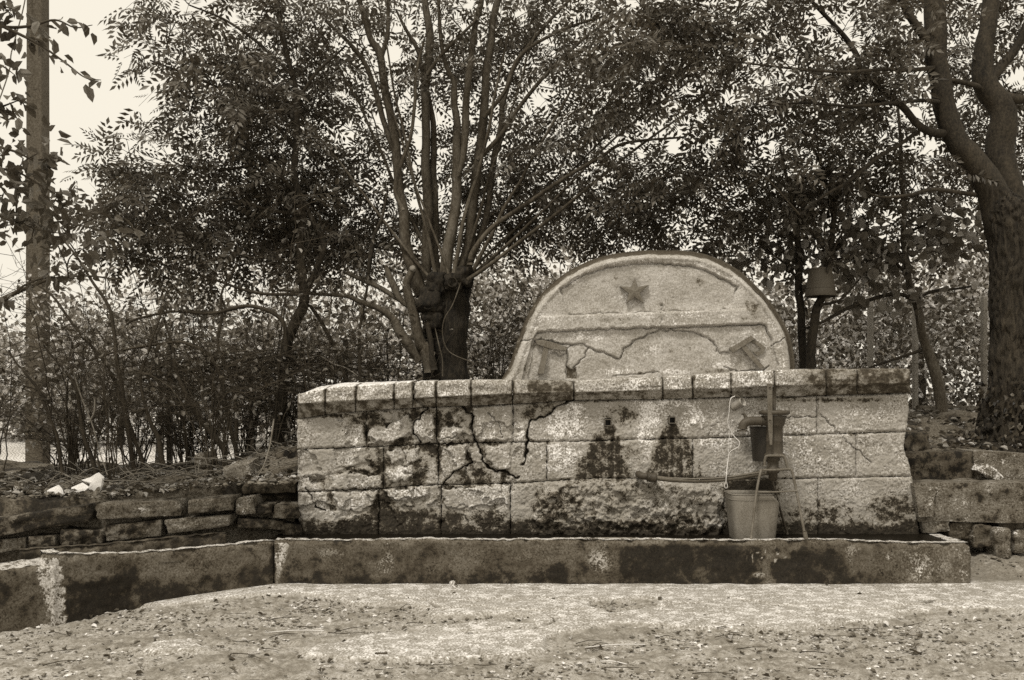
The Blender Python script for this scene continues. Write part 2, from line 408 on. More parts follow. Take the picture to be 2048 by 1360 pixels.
CRACKS = [([(829, 760), (827, 795), (853, 818), (826, 848), (824, 866), (842, 885)], 1.7),
          ([(921, 808), (944, 833), (942, 867), (958, 893), (967, 925), (985, 940), (1010, 945), (1035, 955)], 2.0),
          ([(1148, 797), (1112, 813), (1100, 830), (1062, 840), (1053, 865), (1055, 885), (1052, 915), (1044, 930)], 1.8),
          ([(1640, 828), (1675, 862), (1705, 893), (1745, 925)], .9),
          ([(975, 827), (998, 845), (1005, 875)], .9), ([(885, 968), (908, 945), (932, 932), (944, 926)], 1.2), ([(934, 950), (931, 935)], 1.),
          ([(612, 975), (627, 1000), (630, 1015), (652, 1022)], 1.2), ([(1555, 834), (1600, 835), (1634, 834)], .9),
          ([(818, 826), (826, 848)], 1.), ([(675, 981), (762, 979)], 1.), ([(936, 885), (934, 910), (945, 925)], 1.), ([(895, 890), (880, 880), (905, 875), (928, 870)], 1.)]
PATCH = [(1020, 790), (1048, 765), (1140, 762), (1149, 780), (1140, 797), (1110, 815), (1098, 832), (1066, 842), (1060, 826), (1046, 808)]
ISL = [[(736, 858), (766, 861), (813, 832), (825, 846), (822, 867), (789, 879), (778, 885), (736, 885)], [(827, 843), (851, 826), (866, 829), (867, 885), (842, 886), (827, 867)], [(879, 861), (907, 849), (925, 861), (922, 873), (898, 885), (881, 886)],
       [(947, 816), (1022, 811), (1023, 880), (962, 883), (948, 864), (950, 838)], [(775, 902), (795, 899), (804, 920), (783, 926)], [(807, 899), (833, 896), (839, 914), (813, 932)], [(772, 943), (795, 935), (825, 932), (822, 955), (783, 964)],
       [(886, 896), (934, 890), (931, 926), (919, 938), (886, 952), (883, 920)], [(941, 893), (957, 893), (967, 924), (944, 923)], [(663, 952), (701, 946), (760, 955), (763, 976), (666, 979)], [(666, 985), (754, 983), (748, 1008), (719, 1024), (678, 1017)],
       [(769, 982), (857, 973), (854, 993), (813, 1002), (778, 996)], [(886, 979), (1019, 970), (1019, 1010), (890, 1015)], [(973, 893), (1021, 889), (1022, 936), (990, 936), (972, 915)]]
def wall_h(px, py):
    """relief of the wall face, metres towards the viewer, and its stains and painted shade"""
    h = (fbm2(px / 60., py / 60., 4) - .5) * .026 + (fbm2(px / 9., py / 9., 3) - .5) * .013 + (vn2(px / 2.6, py / 2.6) - .5) * .007
    # lost plaster on the left half
    lost = ss(.515, .545, fbm2(px / 34. + 3, py / 26. + 8, 4) + .10 * blob(px, py, 820, 930, 190, 60) - .14 * ss(1000, 1060, px) - .1 * ss(720, 640, px) * ss(930, 900, py))
    reg = ss(1080, 1000, px) * ss(1062, 1030, py)
    rimd = np.exp(-((lost - .25) / .22) ** 2) * reg * (lost > .01)
    lost = lost * reg
    h -= lost * .026
    lostc = lost
    wxi = px + (fbm2(px / 9., py / 9., 3) - .5) * 12; wyi = py + (fbm2(px / 9. + 70, py / 9., 3) - .5) * 12
    isl = np.zeros_like(px)
    if px.min() < 1040:
        for q_ in ISL: isl = np.maximum(isl, ss(-1.5, 1.5, sd(wxi, wyi, q_)))
    zone = ss(715, 745, px) * ss(1030, 1005, px) * ss(1020, 1000, py) * ss(806, 822, py)
    zone2 = np.maximum(zone, ss(640, 665, px) * ss(790, 765, px) * ss(925, 940, py) * ss(1030, 1015, py))
    h += isl * .016 - (1 - isl) * zone2 * .008
    lostc = lostc * (1 - isl)
    scal = sd(px, py, [(655, 950), (690, 938), (725, 925), (752, 932), (768, 955), (766, 985), (700, 992), (660, 975)])
    h -= .012 * ss(-2, 2, scal) * ss(60, 0, scal)
    hump = blob(px, py, 640, 1020, 46, 62, 2); h += .045 * hump                           # broken bulging corner
    h -= .05 * blob(px, py, 630, 958, 20, 7, 1.5)
    # limescale crust under the spouts
    cr = ss(0, 1, sd(px + (fbm2(px / 14., py / 14.) - .5) * 22, py + (fbm2(px / 14. + 9, py / 14.) - .5) * 22,
            [(1058, 1100), (1068, 1000), (1110, 962), (1190, 950), (1300, 955), (1420, 968), (1450, 1000), (1452, 1100)]) / 16)
    h += cr * (.055 + (fbm2(px / 11., py / 11., 4) - .5) * .09)
    patch = ss(-1.5, 1.5, sd(px, py, PATCH)); h += patch * .006
    for l, wd in CRACKS: h -= .065 * crackd(px, py, l, wd * (.45 + .9 * vn2(px / 14., py / 14.))) * (1 if wd > 1 else .5)
    # stains, and shade put into the colour
    dark = np.zeros_like(px)
    for cx in (1215, 1343):
        top = 846 if cx == 1215 else 842
        t = np.clip((py - top) / 105., 0, 1.3)
        hw = 9 + 50 * t ** .9 + 20 * (fbm2(px / 12. + cx, py / 70., 3) - .5)
        lean = -8 * t if cx == 1215 else 6 * t
        dark = np.maximum(dark, ss(12, -12, np.abs(px - cx - lean) - hw) * ss(top - 6, top + 8, py) * ss(975, 950, py) * (.66 if cx == 1215 else .58) * (.45 + 1.1 * fbm2(px / 6., py / 60. + cx, 3)))
    dark = np.maximum(dark, cr * (.30 + .28 * blob(px, py, 1110, 1010, 60, 40)) )
    dark = np.maximum(dark, ss(1025, 1062, py + (fbm2(px / 40., py / 40.) - .5) * 30) * .85)
    dark = np.maximum(dark, .95 * ss(1425, 1475, px) * ss(1580, 1530, px) * ss(948, 966, py))  # near-black area behind the bucket
    for cx, cy, rx, ry, a in ((730, 836, 32, 14, .8), (735, 870, 12, 30, .75), (800, 882, 26, 12, .8), (850, 898, 40, 8, .8), (868, 900, 22, 18, .75),
                              (772, 920, 18, 25, .65), (767, 955, 10, 40, .8), (830, 955, 38, 16, .7), (873, 850, 8, 34, .9), (878, 930, 14, 40, .55), (893, 842, 12, 12, .6),
                              (760, 1005, 40, 22, .8), (800, 1040, 110, 34, .85), (900, 1040, 50, 22, .8), (975, 1040, 40, 25, .8), (940, 960, 60, 12, .55), (950, 948, 10, 8, .7),
                              (1085, 1010, 28, 40, .6), (1790, 1025, 60, 42, .62), (1850, 1000, 16, 26, .6), (1640, 1030, 90, 30, .5), (1245, 830, 40, 22, .55), (1250, 905, 34, 20, .5),
                              (680, 832, 60, 5, .7), (1580, 796, 40, 5, .7), (1360, 1040, 80, 22, .6), (1240, 1052, 150, 16, .8), (1660, 800, 160, 5, .6),
                              (1060, 826, 26, 16, .6), (640, 960, 30, 6, .8), (1180, 800, 70, 8, .5)):  # includes thin darker strips below the coping and at the corner recess
        dark = np.maximum(dark, a * blob(px, py, cx, cy, rx, ry, 1.2))
    for jl in (J1, J2): dark = np.maximum(dark, .42 * np.exp(-((py - cv(jl, px)) / 5.) ** 2) * ss(.4, .7, fbm2(px / 30., py / 30. + 7)))
    dark = dark * (1 - .75 * hump * ss(1050, 1010, py))
    light = np.zeros_like(px)
    for cx, cy, rx, ry, a in ((1110, 850, 22, 45, .55), (1145, 835, 20, 40, .6), (1120, 910, 45, 34, .5), (1297, 825, 26, 34, .7), (1290, 860, 18, 40, .5), (1390, 830, 24, 26, .45),
                              (833, 852, 8, 14, .7), (978, 850, 4, 6, .9), (1042, 870, 10, 22, .5), (1180, 990, 60, 22, .42), (1290, 1015, 70, 30, .42), (800, 940, 40, 14, .4),
                              (830, 985, 50, 14, .42), (730, 990, 40, 40, .3), (1420, 885, 60, 10, .4), (1600, 890, 120, 50, .22), (1720, 830, 80, 30, .2), (960, 985, 60, 15, .25), (1330, 806, 60, 10, .5)):
        light = np.maximum(light, a * blob(px, py, cx, cy, rx, ry, 1.2))
    dark = np.maximum(dark, patch * .45)
    dark = np.maximum(dark, (1 - isl) * zone2 * (.30 + .35 * ss(.45, .65, fbm2(px / 16. + 5, py / 16., 3)))) * (1 - .8 * isl * ss(1030, 1010, py))
    light = np.maximum(light, isl * .17)
    dark = np.maximum(dark, rimd * .45 * (1 - isl))  # edges of lost plaster darkened: relief shading put into the colour
    dark = np.maximum(dark, 1.2 * ss(1056, 1066, py))  # wall foot toned near-black: shade of the trough's hollow, painted on
    for l, wd in CRACKS: dark = np.maximum(dark, .9 * crackd(px, py, l, wd * (.5 + .8 * vn2(px / 14., py / 14.))) * (wd > 1.1))  # crack lines darkened: shade of their depth put into the colour
    light = np.maximum(light, lostc * .38 * ss(.4, .6, fbm2(px / 24. + 60, py / 24., 2)))
    return h, dark, light

fb = P(1205, 1066, YW)
fountain = empty("drinking_fountain", (fb[0], YW + .2, 0), "weathered block-built wall fountain with arched star pediment and two square spouts", "fountain")
STEP = 1.45
def wall_block(x0, x1, top, bot, gap=1.6, seed=0):
    n = max(12, int((x1 - x0) / STEP)); ym = cv(top, .5 * (x0 + x1)); yb = cv(bot, .5 * (x0 + x1)); m = max(10, int((yb - ym) / STEP))
    u, v = np.meshgrid(np.linspace(0, 1, n), np.linspace(0, 1, m), indexing='ij')
    yy = ym + (yb - ym) * v
    a = np.full_like(u, x0 + gap); b = np.full_like(u, x1 - gap)
    if x0 < 620: a = np.interp(yy, *LEDGE)
    if x1 > 1800: b = np.interp(yy, *REDGE)
    px = a + (b - a) * u
    yt = cv(top, px) + gap; ybm = cv(bot, px) - gap
    py = yt + (ybm - yt) * v
    h, dk, lt = wall_h(px, py)
    tn = vn2(seed * 3.3, 9.5); dk = dk + .22 * max(0, tn - .5) + .12 * (fbm2(px / 50. + seed * 9, py / 50., 3) - .5); lt = lt + .5 * max(0, .45 - tn)
    de = np.minimum(np.minimum(px - a, b - px), np.minimum(py - yt, ybm - py))
    wob = 2.0 + 3.0 * fbm2(px / 16. + seed, py / 16., 3)
    h = h - .013 * np.exp(-(np.maximum(de, 0) / wob * 1.4) ** 2) + (vn2(seed * 7.7, .5) - .5) * .008
    for (sx, sy) in ((1215, 845), (1343, 840)):          # pits behind the spouts
        h = np.where((np.abs(px - sx) < 6.8) & (np.abs(py - sy) < 6.8), -.09, h)
    V = P3(px, py, YW); V[..., 1] -= h
    jit = (vn2(px / 6. + seed * 3, py / 6.) - .5) * .009
    V[..., 0] += jit; V[..., 2] += jit
    Vp = np.pad(V, ((1, 1), (1, 1), (0, 0)), mode='edge')
    Vp[0, :, 1] = Vp[-1, :, 1] = YW + .14; Vp[:, 0, 1] = Vp[:, -1, 1] = YW + .14
    dkp = np.pad(dk, 1, mode='edge'); ltp = np.pad(lt, 1, mode='edge')
    return mk("block", Vp, gridfaces(n + 2, m + 2, flip=True), M['block'], fountain, {"dark": dkp, "light": ltp})
k = 0
for top, bot, xs in ((COP_BOT, J1, [595, 731, 873, 1026, 1634, 1815]), (J1, J2, [595, 766, 876, 1094, 1386, 1713, 1815]), (J2, BASE, [595, 757, 882, 1021, 1637, 1830])):
    for a, b in zip(xs[:-1], xs[1:]):
        wide = b - a > 400
        wall_block(a, b, top, bot, .8 if a < 1000 else .6, k); k += 1
core = MB(); cxs = np.linspace(602, 1806, 40)
tz = P3(cxs, cv(COP_MID, cxs) + 4, YW + .03); V = []
for (x_, y_, z_) in tz: V.append([(x_, YW + .12, -.1), (x_, YW + .12, z_), (x_, YW + .40, z_), (x_, YW + .40, -.1)])
core.add(np.array(V), gridfaces(40, 4, wrap=True)); core.add(np.array(V)[[0, -1]].reshape(-1, 3), [(0, 1, 2, 3), (4, 5, 6, 7)]); core.build("core", M['core'], fountain, smooth=False)

def coping_stone(x0, x1, seed):
    gap = .35 + .7 * float(vn2(seed * 1.7, 3.3))
    n = max(8, int((x1 - x0) / 2.0)); ux = np.linspace(x0 + gap, x1 - gap, n)
    endL = x0 < 600; endR = x1 > 1800
    YF = 7.885
    # profile rows from the back of the top to the underside
    rows = []
    for t in np.linspace(0, 1, 7): rows.append(("top", t))
    for t in np.linspace(0, 1, 16)[1:]: rows.append(("face", t))
    for t in np.linspace(0, 1, 14)[1:]: rows.append(("under", t))
    rows += [("in", .5), ("in", 1.)]
    V = np.zeros((n, len(rows), 3)); PXX = np.repeat(ux[:, None], len(rows), 1); PYY = np.zeros_like(PXX)
    tp, ft, md, bt = (cv(c, ux) for c in (COP_TOP, COP_FRT, COP_MID, COP_BOT))
    for j, (kk, t) in enumerate(rows):
        if kk == "top":
            Y = YW + .40 + (YF + .015 - YW - .40) * t; yy = None
            zb = P3(ux, tp, YF + .35)[:, 2]; zf = P3(ux, ft, YF)[:, 2]
            z = zb + (zf - zb) * t ** 1.5; X = P3(ux, ft, YF)[:, 0]; y = np.full(n, Y); yy = ft
        elif kk == "face":
            yy = ft + (md - ft) * t; q = P3(ux, yy, YF); X, y, z = q.T
            y = y + .012 * (1 - t) ** 6
        elif kk == "under":
            yy = md + (bt - md) * t; Y = YF + .085 * t ** .8; q = P3(ux, yy, Y); X, y, z = q.T
        else:
            yy = bt; q = P3(ux, bt, YF + .085); X, y, z = q.T; y = y + .14 * t
        V[:, j, 0] = X; V[:, j, 1] = y; V[:, j, 2] = z; PYY[:, j] = yy
    px, py = PXX, PYY
    h = (fbm2(px / 22. + seed, py / 12., 4) - .5) * .03 + (vn2(px / 3., py / 3.) - .5) * .007
    de = np.minimum(px - px.min(), px.max() - px); h -= .014 * np.exp(-(de / 2.2) ** 2)
    for l, wd in CRACKS[:1]: h -= .05 * crackd(px, py, l, wd * 1.2)
    fr = np.array([0 if r[0] in ("in",) else (.3 if r[0] == "top" else 1.) for r in rows])
    V[..., 1] -= h * fr; V[..., 2] += h * .4 * (fr == .3)
    if endL: 
        e = ss(26, 0, px - px.min()); V[..., 1] += .03 * e ** 2; V[..., 2] -= .012 * e * (fr == .3)
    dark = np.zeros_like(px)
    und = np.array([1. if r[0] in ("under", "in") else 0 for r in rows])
    dark += und * np.interp(px, [592, 800, 1150, 1300, 1600, 1822], [.5, .48, .42, .36, .34, .40])  # undercut toned darker: shade below the overhang put into the colour
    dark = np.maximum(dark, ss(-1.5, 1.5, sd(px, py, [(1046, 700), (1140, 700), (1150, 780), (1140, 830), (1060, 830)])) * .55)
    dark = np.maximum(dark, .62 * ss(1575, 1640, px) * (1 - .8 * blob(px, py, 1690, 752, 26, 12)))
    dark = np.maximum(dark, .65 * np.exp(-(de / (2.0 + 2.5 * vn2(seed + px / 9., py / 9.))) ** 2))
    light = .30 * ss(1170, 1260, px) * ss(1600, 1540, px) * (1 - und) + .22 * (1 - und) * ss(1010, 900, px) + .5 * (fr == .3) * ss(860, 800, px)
    Vp = np.pad(V, ((1, 1), (0, 0), (0, 0)), mode='edge')
    cY, cZ = YW + .2, None
    for e in (0, -1):
        Vp[e, :, 1] = YW + .2; Vp[e, :, 2] = V[0 if e == 0 else -1, 10, 2]
    pd = ((1, 1), (0, 0))
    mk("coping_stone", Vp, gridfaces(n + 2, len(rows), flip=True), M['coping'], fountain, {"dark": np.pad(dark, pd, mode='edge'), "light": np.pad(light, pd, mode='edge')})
cx = [592, 650, 711, 788, 825, 872, 942, 1025, 1148, 1326, 1386, 1463, 1550, 1653, 1716, 1822]
for i, (a, b) in enumerate(zip(cx[:-1], cx[1:])): coping_stone(a, b, i * 3.1)

# pediment
ARCH = [(1003, 757), (1006, 752), (1014, 740), (1021, 723), (1030, 695), (1042, 661), (1063, 614), (1093, 576), (1138, 540), (1199, 513), (1268, 501), (1326, 499), (1387, 502), (1435, 516), (1483, 543),
        (1534, 593), (1565, 638), (1582, 675), (1589, 709), (1591, 738)]
UP = [(1121, 579), (1151, 557), (1199, 538), (1257, 527), (1319, 526), (1387, 532), (1428, 547), (1475, 573), (1468, 600), (1456, 619), (1300, 625), (1141, 632), (1130, 610)]
LOW = [(1072, 664), (1234, 656), (1326, 655), (1521, 647), (1531, 648), (1545, 679), (1558, 737), (1560, 765), (1040, 775), (1052, 720)]
LOWST = [(1069, 680), (1083, 677), (1110, 685), (1165, 689), (1206, 704), (1240, 716), (1251, 696), (1268, 682), (1302, 665), (1326, 658), (1370, 661), (1405, 668), (1429, 682), (1439, 706), (1463, 706), (1520, 720), (1520, 790), (1050, 790)]
YP = 7.99
ARCH = [tuple(r) for r in spline(ARCH, 90)]
def build_pediment():
    n, m = 430, 190
    arch = np.array(ARCH, float)
    x0, x1 = 1003.5, 1590.5
    t = np.linspace(0, 1, n); pxs = .5 * (x0 + x1) - .5 * (x1 - x0) * np.cos(np.pi * (t * .94 + .03)) / math.cos(np.pi * .03)
    topy = np.interp(pxs, arch[:, 0], arch[:, 1])
    boty = cv(COP_TOP, pxs) + 12
    v = np.linspace(0, 1, m)
    px = np.repeat(pxs[:, None], m, 1); py = boty[:, None] + (topy - boty)[:, None] * v[None, :]
    d = pdist(px, py, ARCH)
    wx = px + (vn2(px / 9., py / 9.) - .5) * 4; wy = py + (vn2(px / 9. + 30, py / 9.) - .5) * 4
    h = (fbm2(px / 40., py / 40., 4) - .5) * .014 + (fbm2(px / 7., py / 7., 3) - .5) * .007 + (vn2(px / 2.4, py / 2.4) - .5) * .003
    rim = ss(15, 2, d); h -= .075 * rim ** 1.2
    h += .012 * np.exp(-((d - 18) / 4.) ** 2)
    s1 = sd(wx, wy, UP); h -= .035 * np.exp(-(s1 / 1.5) ** 2) * ss(600, 575, py)
    h -= .022 * ss(-.8, .8, s1) * (1 - .8 * ss(600, 622, py) * 0) * np.where(py < 600, 1, ss(640, 600, py) * .75 + .25)
    s2 = sd(wx, wy, LOW); h -= .03 * np.exp(-((s2 - .5) / 1.6) ** 2) * ss(700, 650, py)
    h -= .026 * ss(-.8, .8, s2) * ss(3, 0, (py - 760) / 4.)
    wx2 = px + (vn2(px / 4., py / 4.) - .5) * 3; wy2 = py + (vn2(px / 4. + 30, py / 4.) - .5) * 3
    s3 = sd(wx2, wy2, LOWST); h -= .014 * ss(-.8, .8, s3)
    bandm = ss(628, 634, py + (px - 1141) * .037) * ss(667, 661, py + (px - 1075) * .04) * ss(1075, 1090, px) * ss(1525, 1510, px); h += .010 * bandm
    for l, wd, dep in ((LOWST[:15], 1.25, .03), ([(1041, 684), (1055, 680), (1069, 681)], .8, .02), ([(1135, 699), (1134, 730), (1134, 756)], 1.1, .03), ([(1179, 695), (1165, 718), (1148, 735)], 1.1, .03),
                       ([(1144, 687), (1137, 697)], .8, .02), ([(1101, 702), (1112, 707), (1122, 710), (1134, 707)], 1.1, .025), ([(1326, 610), (1323, 625), (1324, 655)], .9, .02), ([(1545, 690), (1572, 675)], .9, .02),
                       ([(1448, 735), (1480, 742), (1525, 740), (1540, 730)], 1.2, .03), ([(1141, 631), (1200, 627), (1300, 624), (1456, 619)], .9, .012), ([(1225, 752), (1270, 748), (1320, 745)], .9, .02),
                       ([(1507, 580), (1530, 600), (1545, 620)], .9, .02), ([(1460, 615), (1472, 592), (1480, 575)], .8, .01)):
        h -= dep * crackd(px, py, l, wd)
    chip = ss(-1, 1, sd(px, py, [(1133, 730), (1143, 738), (1152, 734), (1156, 757), (1134, 757)])); h -= .02 * chip
    h -= .03 * blob(px, py, 1324, 610, 2.5, 2.5) + .02 * blob(px, py, 1308, 745, 4, 4)
    for cx_, cy_, r in ((1236, 735, 5), (1520, 705, 4), (1560, 690, 4), (1347, 595, 2), (1150, 620, 3)): h -= .01 * blob(px, py, cx_, cy_, r, r)
    V = P3(px, py, YP); V[..., 1] -= h
    dark = rim * 1.15 * np.interp(px, [1000, 1150, 1400, 1591], [.75, .9, 1.1, 1.0])
    dark = np.maximum(dark, chip * .6)
    for cx_, cy_, rx, ry, a in ((1500, 620, 28, 30, .42), (1240, 640, 60, 8, .3), (1130, 625, 20, 14, .3), (1250, 560, 60, 20, .3), (1070, 690, 20, 14, .35), (1350, 700, 50, 16, .25), (1500, 700, 24, 18, .3),
                                (1420, 745, 60, 8, .5), (1200, 725, 20, 10, .4), (1290, 745, 20, 5, .5), (1050, 740, 20, 20, .35), (1400, 560, 40, 14, .25)):
        dark = np.maximum(dark, a * blob(px, py, cx_, cy_, rx, ry))
    light = .2 * bandm + .30 * ss(18, 20, d) * ss(34, 24, d)  # ledge band and inner ridge toned lighter: caught light painted in
    for cx_, cy_, rx, ry, a in ((1160, 673, 60, 9, .45), (1500, 655, 30, 6, .3), (1245, 742, 40, 7, .6), (1360, 744, 40, 5, .75), (1310, 700, 22, 14, .45), (1115, 702, 18, 6, .6), (1310, 635, 90, 8, .35), (1270, 588, 34, 26, .32),
                                (1500, 690, 40, 36, .35), (1110, 660, 40, 40, .25), (1460, 730, 50, 14, .4)):
        light = np.maximum(light, a * blob(px, py, cx_, cy_, rx, ry))
    # back face and edge: pad the outline backwards
    Vp = np.pad(V, ((1, 1), (1, 1), (0, 0)), mode='edge')
    for sl_ in (np.s_[0, :, 1], np.s_[-1, :, 1], np.s_[:, 0, 1], np.s_[:, -1, 1]): Vp[sl_] = YP + .27
    return mk("pediment", Vp, gridfaces(n + 2, m + 2), M['pediment'], fountain, {"dark": np.pad(dark, 1, mode='edge'), "light": np.pad(light, 1, mode='edge')})
ped = build_pediment()
bk = MB(); a_ = np.array(ARCH, float); cen = np.array([1300., 750.])
ring = P3(cen[0] + (a_[:, 0] - cen[0]) * .995, cen[1] + (a_[:, 1] - cen[1]) * .995, YP + .265)
bk.add(np.vstack([ring, P(cen[0], cen[1] + 10, YP + .265)]), T=[(i + 1, i, len(ring)) for i in range(len(ring) - 1)])
bk.build("back_face", M['core'], ped, smooth=False)

def relief(name, poly, Yb, depth, mat, parent, inset=1.2, sub=3, ridge=0.0):
    """raised plaster relief: wobbly outline, sloping sides"""
    p = np.array(poly, float); q = []
    for a, b in zip(p, np.roll(p, -1, 0)):
        for t in np.linspace(0, 1, sub + 1)[:-1]: q.append(a + (b - a) * t)
    q = np.array(q); q += (RNG.random(q.shape) - .5) * .5
    c = q.mean(0); d = c - q; dn = d / (np.linalg.norm(d, axis=1)[:, None] + 1e-6)
    o1 = P3(q[:, 0], q[:, 1], Yb); o2 = P3(q[:, 0] + dn[:, 0] * inset, q[:, 1] + dn[:, 1] * inset, Yb - depth)
    n = len(q)
    V = np.vstack([o1, o2]); T = [(i, (i + 1) % n, n + (i + 1) % n, n + i) for i in range(n)]
    me = bmesh.new(); vs = [me.verts.new(v) for v in V]
    for f in T: me.faces.new([vs[i] for i in f])
    if ridge:
        vc = me.verts.new(P(c[0], c[1], Yb - depth - ridge))
        for i in range(n): me.faces.new([vs[n + i], vs[n + (i + 1) % n], vc])
    else: me.faces.new([vs[n + i] for i in range(n)])
    bmesh.ops.recalc_face_normals(me, faces=me.faces[:])
    bmesh.ops.triangulate(me, faces=[f for f in me.faces if len(f.verts) > 4])
    me.verts.index_update()
    fs3 = [[v.index for v in f.verts] for f in me.faces if len(f.verts) == 3]; fs4 = [[v.index for v in f.verts] for f in me.faces if len(f.verts) == 4]
    VV = [tuple(v.co) for v in me.verts]; me.free()
    return mk(name, VV, [fs4, fs3], mat, parent, smooth=False)
R5 = []
oc = np.array([1268., 584.])
outer = [(1270, 556), (1297, 570), (1288, 606), (1252, 607), (1239, 572)]
for i in range(5):
    R5.append(outer[i]); a, b = np.array(outer[i]), np.array(outer[(i + 1) % 5]); R5.append(tuple(oc + ((a + b) / 2 - oc) * .50))
relief("star_relief", R5, YP + .022, .046, M['relief'], ped, ridge=.006)
relief("hammer_head", [(1070, 681), (1085, 679), (1110, 686), (1134, 694), (1133, 701), (1112, 699), (1098, 697), (1072, 687)], YP + .04, .046, M['relief'], ped, .6)
relief("hammer_handle", [(1088, 690), (1098, 693), (1088, 748), (1075, 748)], YP + .04, .04, M['relief'], ped, .6)
relief("mallet_head", [(1457, 697), (1502, 671), (1511, 677), (1466, 706)], YP + .04, .06, M['relief'], ped, .8)
relief("mallet_handle", [(1481, 693), (1489, 688), (1528, 733), (1520, 738)], YP + .04, .054, M['relief'], ped, .6)
relief("sickle_blade", [(1500, 682), (1512, 680), (1532, 695), (1527, 708), (1514, 712), (1505, 703), (1516, 704), (1523, 697), (1511, 688)], YP + .04, .028, M['relief'], ped, .4)

for (sx, sy) in ((1215, 845), (1343, 840)):
    mbp = MB(); c = P(sx, sy, YW); hw, t = .027, .005
    for lo, hi in (((-hw, -hw), (hw, -hw + t)), ((-hw, hw - t), (hw, hw)), ((-hw, -hw + t), (-hw + t, hw - t)), ((hw - t, -hw + t), (hw, hw - t))):
        mbp.box((c[0] + lo[0], YW - .045, c[2] + lo[1]), (c[0] + hi[0], YW + .08, c[2] + hi[1]))
    mbp.build("spout_pipe", M['iron_leg'], fountain, smooth=False)
    mbp = MB(); mbp.box((c[0] - hw + t, YW + .03, c[2] - hw + t), (c[0] + hw - t, YW + .13, c[2] + hw - t)); mbp.build("spout_shade_plug", M['dark_plastic'], fountain, smooth=False)  # near-black plug in the pipe, standing in for its shaded inside

# ------------------------------------------------------------------ trough
def sweep(name, path, thick, ztop, zbot, mat, parent, stain_light, rnd=.02, seed=0, nz=34, step=.014, inner=.3):
    """low concrete wall following a ground path; outer face on the right of the direction of travel"""
    path = np.asarray(path, float)
    seg = np.linalg.norm(np.diff(path, axis=0), axis=1); s = np.concatenate([[0], np.cumsum(seg)])
    n = int(s[-1] / step); u = np.linspace(0, s[-1], n)
    c = np.stack([np.interp(u, s, path[:, 0]), np.interp(u, s, path[:, 1])], -1)
    tn = np.gradient(c, axis=0)
    ksz = 5; tn = np.stack([np.convolve(np.pad(tn[:, k], ksz // 2, mode='edge'), np.ones(ksz) / ksz, 'valid') for k in (0, 1)], -1)
    tn /= np.linalg.norm(tn, axis=1)[:, None]; nr = np.stack([tn[:, 1], -tn[:, 0]], -1)       # outward
    zt = np.interp(u, s, ztop); zb = np.interp(u, s, zbot)
    rows = []
    for t in np.linspace(0, 1, nz): rows.append((0.0, t, 0))
    for t in np.linspace(0, 1, 8)[1:]: rows.append((-thick * t, 1.0, 1))
    for t in np.linspace(0, 1, 8)[1:]: rows.append((-thick, 1 - t * inner / .36, 2))
    V = np.zeros((n, len(rows), 3))
    for j, (off, t, k) in enumerate(rows):
        V[:, j, :2] = c + nr * off; V[:, j, 2] = zb + (zt - zb) * t
    X, Z = np.repeat(u[:, None], len(rows), 1), V[..., 2]
    h = (fbm2(X * 5 + seed, Z * 5, 4) - .5) * .03 + (fbm2(X * 26 + seed, Z * 26, 3) - .5) * .014
    kk = np.array([r[2] for r in rows]); f0 = (kk == 0) | (kk == 2)
    sgn = np.where(kk == 2, -1, 1)
    top_e = ss(.03, 0, zt[:, None] - Z) * (kk != 1)
    chip = ss(.56, .66, fbm2(X * 9 + seed * 3, Z * 9, 3)) * ss(.07, .0, zt[:, None] - Z)
    hh = h - rnd * top_e ** 2 - .03 * chip * (kk != 1)
    V[..., :2] += (nr[:, None, :] * (hh * f0 * sgn)[..., None])
    V[..., 2] += ((fbm2(X * 1.7 + seed, np.zeros_like(X), 2) - .5) * .022 + (fbm2(X * 24 + seed, np.zeros_like(X), 2) - .5) * .012) * ss(.6, 1, np.array([r[1] for r in rows]))[None, :] + (kk == 1) * (fbm2(X * 20, V[..., 1] * 20 + seed, 3) - .5) * .012
    px, py = topx(V); dark, light = stain_light(px, py, (kk == 1)[None, :] & np.ones((n, 1), bool))
    Vp = np.pad(V, ((1, 1), (0, 0), (0, 0)), mode='edge')
    for e, i in ((0, 0), (-1, -1)):
        Vp[e, :, :2] = c[i] - nr[i] * thick * .5; Vp[e, :, 2] = zb[i] + (zt[i] - zb[i]) * .5
    pd = ((1, 1), (0, 0))
    return mk(name, Vp, gridfaces(n + 2, len(rows), flip=False), mat, parent, {"dark": np.pad(dark, pd, mode='edge'), "light": np.pad(light, pd, mode='edge')})
YT = 7.43
